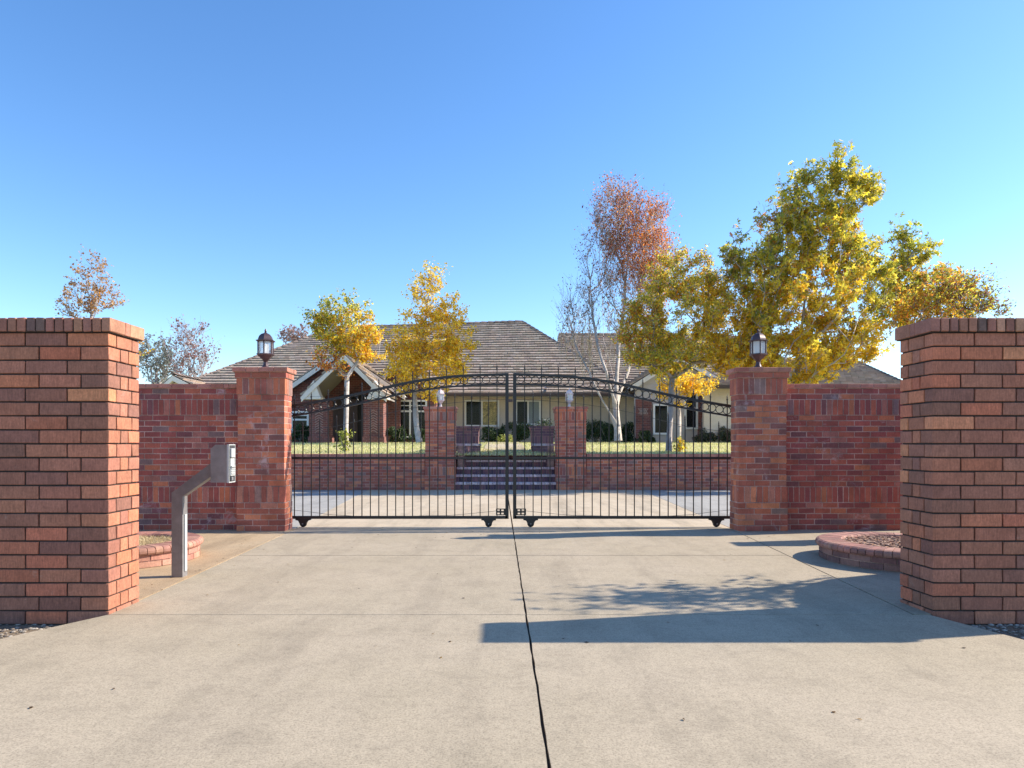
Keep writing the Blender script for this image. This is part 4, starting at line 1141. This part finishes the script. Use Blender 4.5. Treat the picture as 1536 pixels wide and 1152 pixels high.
# ------------------------------------------------------------------ grass, litter, pebbles
def blades(name,n,xr,yr,zf,hgt,pal,label,mat='grass',w=.008):
    x=nr.uniform(*xr,n); y=yr[0]+(yr[1]-yr[0])*nr.random(n)**1.6; z=np.array([zf(a,b) for a,b in zip(x,y)]); a=nr.uniform(0,6.283,n); h=hgt*nr.uniform(.5,1.4,n)
    L=nr.normal(size=(n,2))*h[:,None]*.4
    V=np.zeros((n,3,3)); V[:,0]=np.stack([x-w*np.cos(a),y-w*np.sin(a),z],1); V[:,1]=np.stack([x+w*np.cos(a),y+w*np.sin(a),z],1); V[:,2]=np.stack([x+L[:,0],y+L[:,1],z+h],1)
    mb=MB(); mb.v=[tuple(v) for v in V.reshape(-1,3)]; mb.f=[(3*i,3*i+1,3*i+2) for i in range(n)]
    mb.c=[pal[k] for k in nr.integers(len(pal),size=n)]; mb.m=[0]*n
    return tag(mb.build(name,M[mat]),label,'grass',kind='stuff')
GP=[(.60,.60,.22),(.72,.66,.32),(.42,.48,.15),(.82,.74,.48),(.58,.57,.24),(.8,.7,.42)]
blades('grass',42000,(-9,10),(18.97,30),lambda a,b:float(lawn_z(a,b)),.06,GP,'sunlit green and straw grass of the raised lawn',w=.010)
def litter(n,fn,pal,size,name,label,cat):
    pts=np.array([fn() for _ in range(n)]); o=leaf_mesh(name,pts,size*nr.uniform(.5,1.3,n),np.array([pal[k] for k in nr.integers(len(pal),size=n)]),M['leaf'],None)
    # lie nearly flat
    me=o.data; co=np.zeros(len(me.vertices)*3,dtype=np.float32); me.vertices.foreach_get('co',co); co=co.reshape(-1,3); co[:,2]=.003+np.abs(co[:,2]-.004)*.18; me.vertices.foreach_set('co',co.ravel()); me.update()
    return tag(o,label,cat,kind='stuff')
def spot():
    k=nr.random()
    if k<.35: return (nr.uniform(-3.7,4.0),nr.uniform(8.9,9.75) if nr.random()<.6 else 10+nr.normal()*.2,.004)
    if k<.55: return (-3.0+nr.normal()*.12,nr.uniform(5.4,9.5),.004)
    if k<.7: return (nr.uniform(-3.1,4.2),nr.uniform(11,18.5),.004)
    return (nr.uniform(-3,3.2),nr.uniform(3,9.5),.004)
litter(260,spot,[(.10,.06,.035),(.2,.12,.05),(.32,.2,.06),(.07,.05,.04)],.028,'fallen_leaves','small dry leaves scattered over the concrete drive','fallen leaves')
mb=MB()
for _ in range(900):
    s_=-1 if rnd.random()<.5 else 1
    x=rnd.uniform(3.0,4.6)*s_; y=4.97-rnd.random()**1.3*.7
    if s_<0 and x>-2.9-(4.97-y)*.55: continue
    if s_>0 and x<3.15+(4.97-y)*.35: continue
    r=rnd.uniform(.006,.02); mb.lathe([(r*.4,-r*.3),(r,0),(r*.9,r*.3),(r*.3,r*.55)],x,y,-.072,6,rnd.choice([(.30,.26,.21),(.22,.18,.14),(.42,.37,.31),(.16,.13,.11)]))
tag(mb.build('gravel',M['pebble']),'loose pale gravel on the bare soil at the foot of the near wall ends','gravel',kind='stuff')

# ------------------------------------------------------------------ light, world, camera
sd=Vector((3.25,.68,2.155)).normalized()
el=math.asin(sd.z); az=math.atan2(sd.x,sd.y)
ld=bpy.data.lights.new('sun','SUN'); ld.energy=4.6; ld.angle=R(.5); ld.color=(1,.91,.77)
lo=bpy.data.objects.new('sun',ld); COL.objects.link(lo); lo.rotation_euler=(-sd).to_track_quat('-Z','Y').to_euler()
w=bpy.data.worlds.new('World'); scene.world=w; w.use_nodes=True; nt=w.node_tree
sk=nt.nodes.new('ShaderNodeTexSky'); sk.sky_type='NISHITA'; sk.sun_disc=False; sk.sun_elevation=el; sk.sun_rotation=az
sk.altitude=100; sk.air_density=1.0; sk.dust_density=.25; sk.ozone_density=2.8
hs=nt.nodes.new('ShaderNodeHueSaturation'); hs.inputs['Saturation'].default_value=1.2; hs.inputs['Hue'].default_value=.504; nt.links.new(sk.outputs[0],hs.inputs['Color'])
bg=nt.nodes['Background']; bg.inputs['Strength'].default_value=.15; nt.links.new(hs.outputs[0],bg.inputs['Color'])
cd=bpy.data.cameras.new('camera'); cam=bpy.data.objects.new('camera',cd); COL.objects.link(cam)
cam.location=(0,0,CH); cam.rotation_euler=(R(90),0,0); cd.sensor_width=36; cd.lens=24; cd.clip_end=3000; cd.clip_start=.05
cd.shift_x=(768-VX)/1536; cd.shift_y=(HY-576)/1536
scene.camera=cam
vs_=scene.view_settings; vs_.view_transform='Standard'; vs_.look='None'; vs_.exposure=.87; vs_.gamma=1
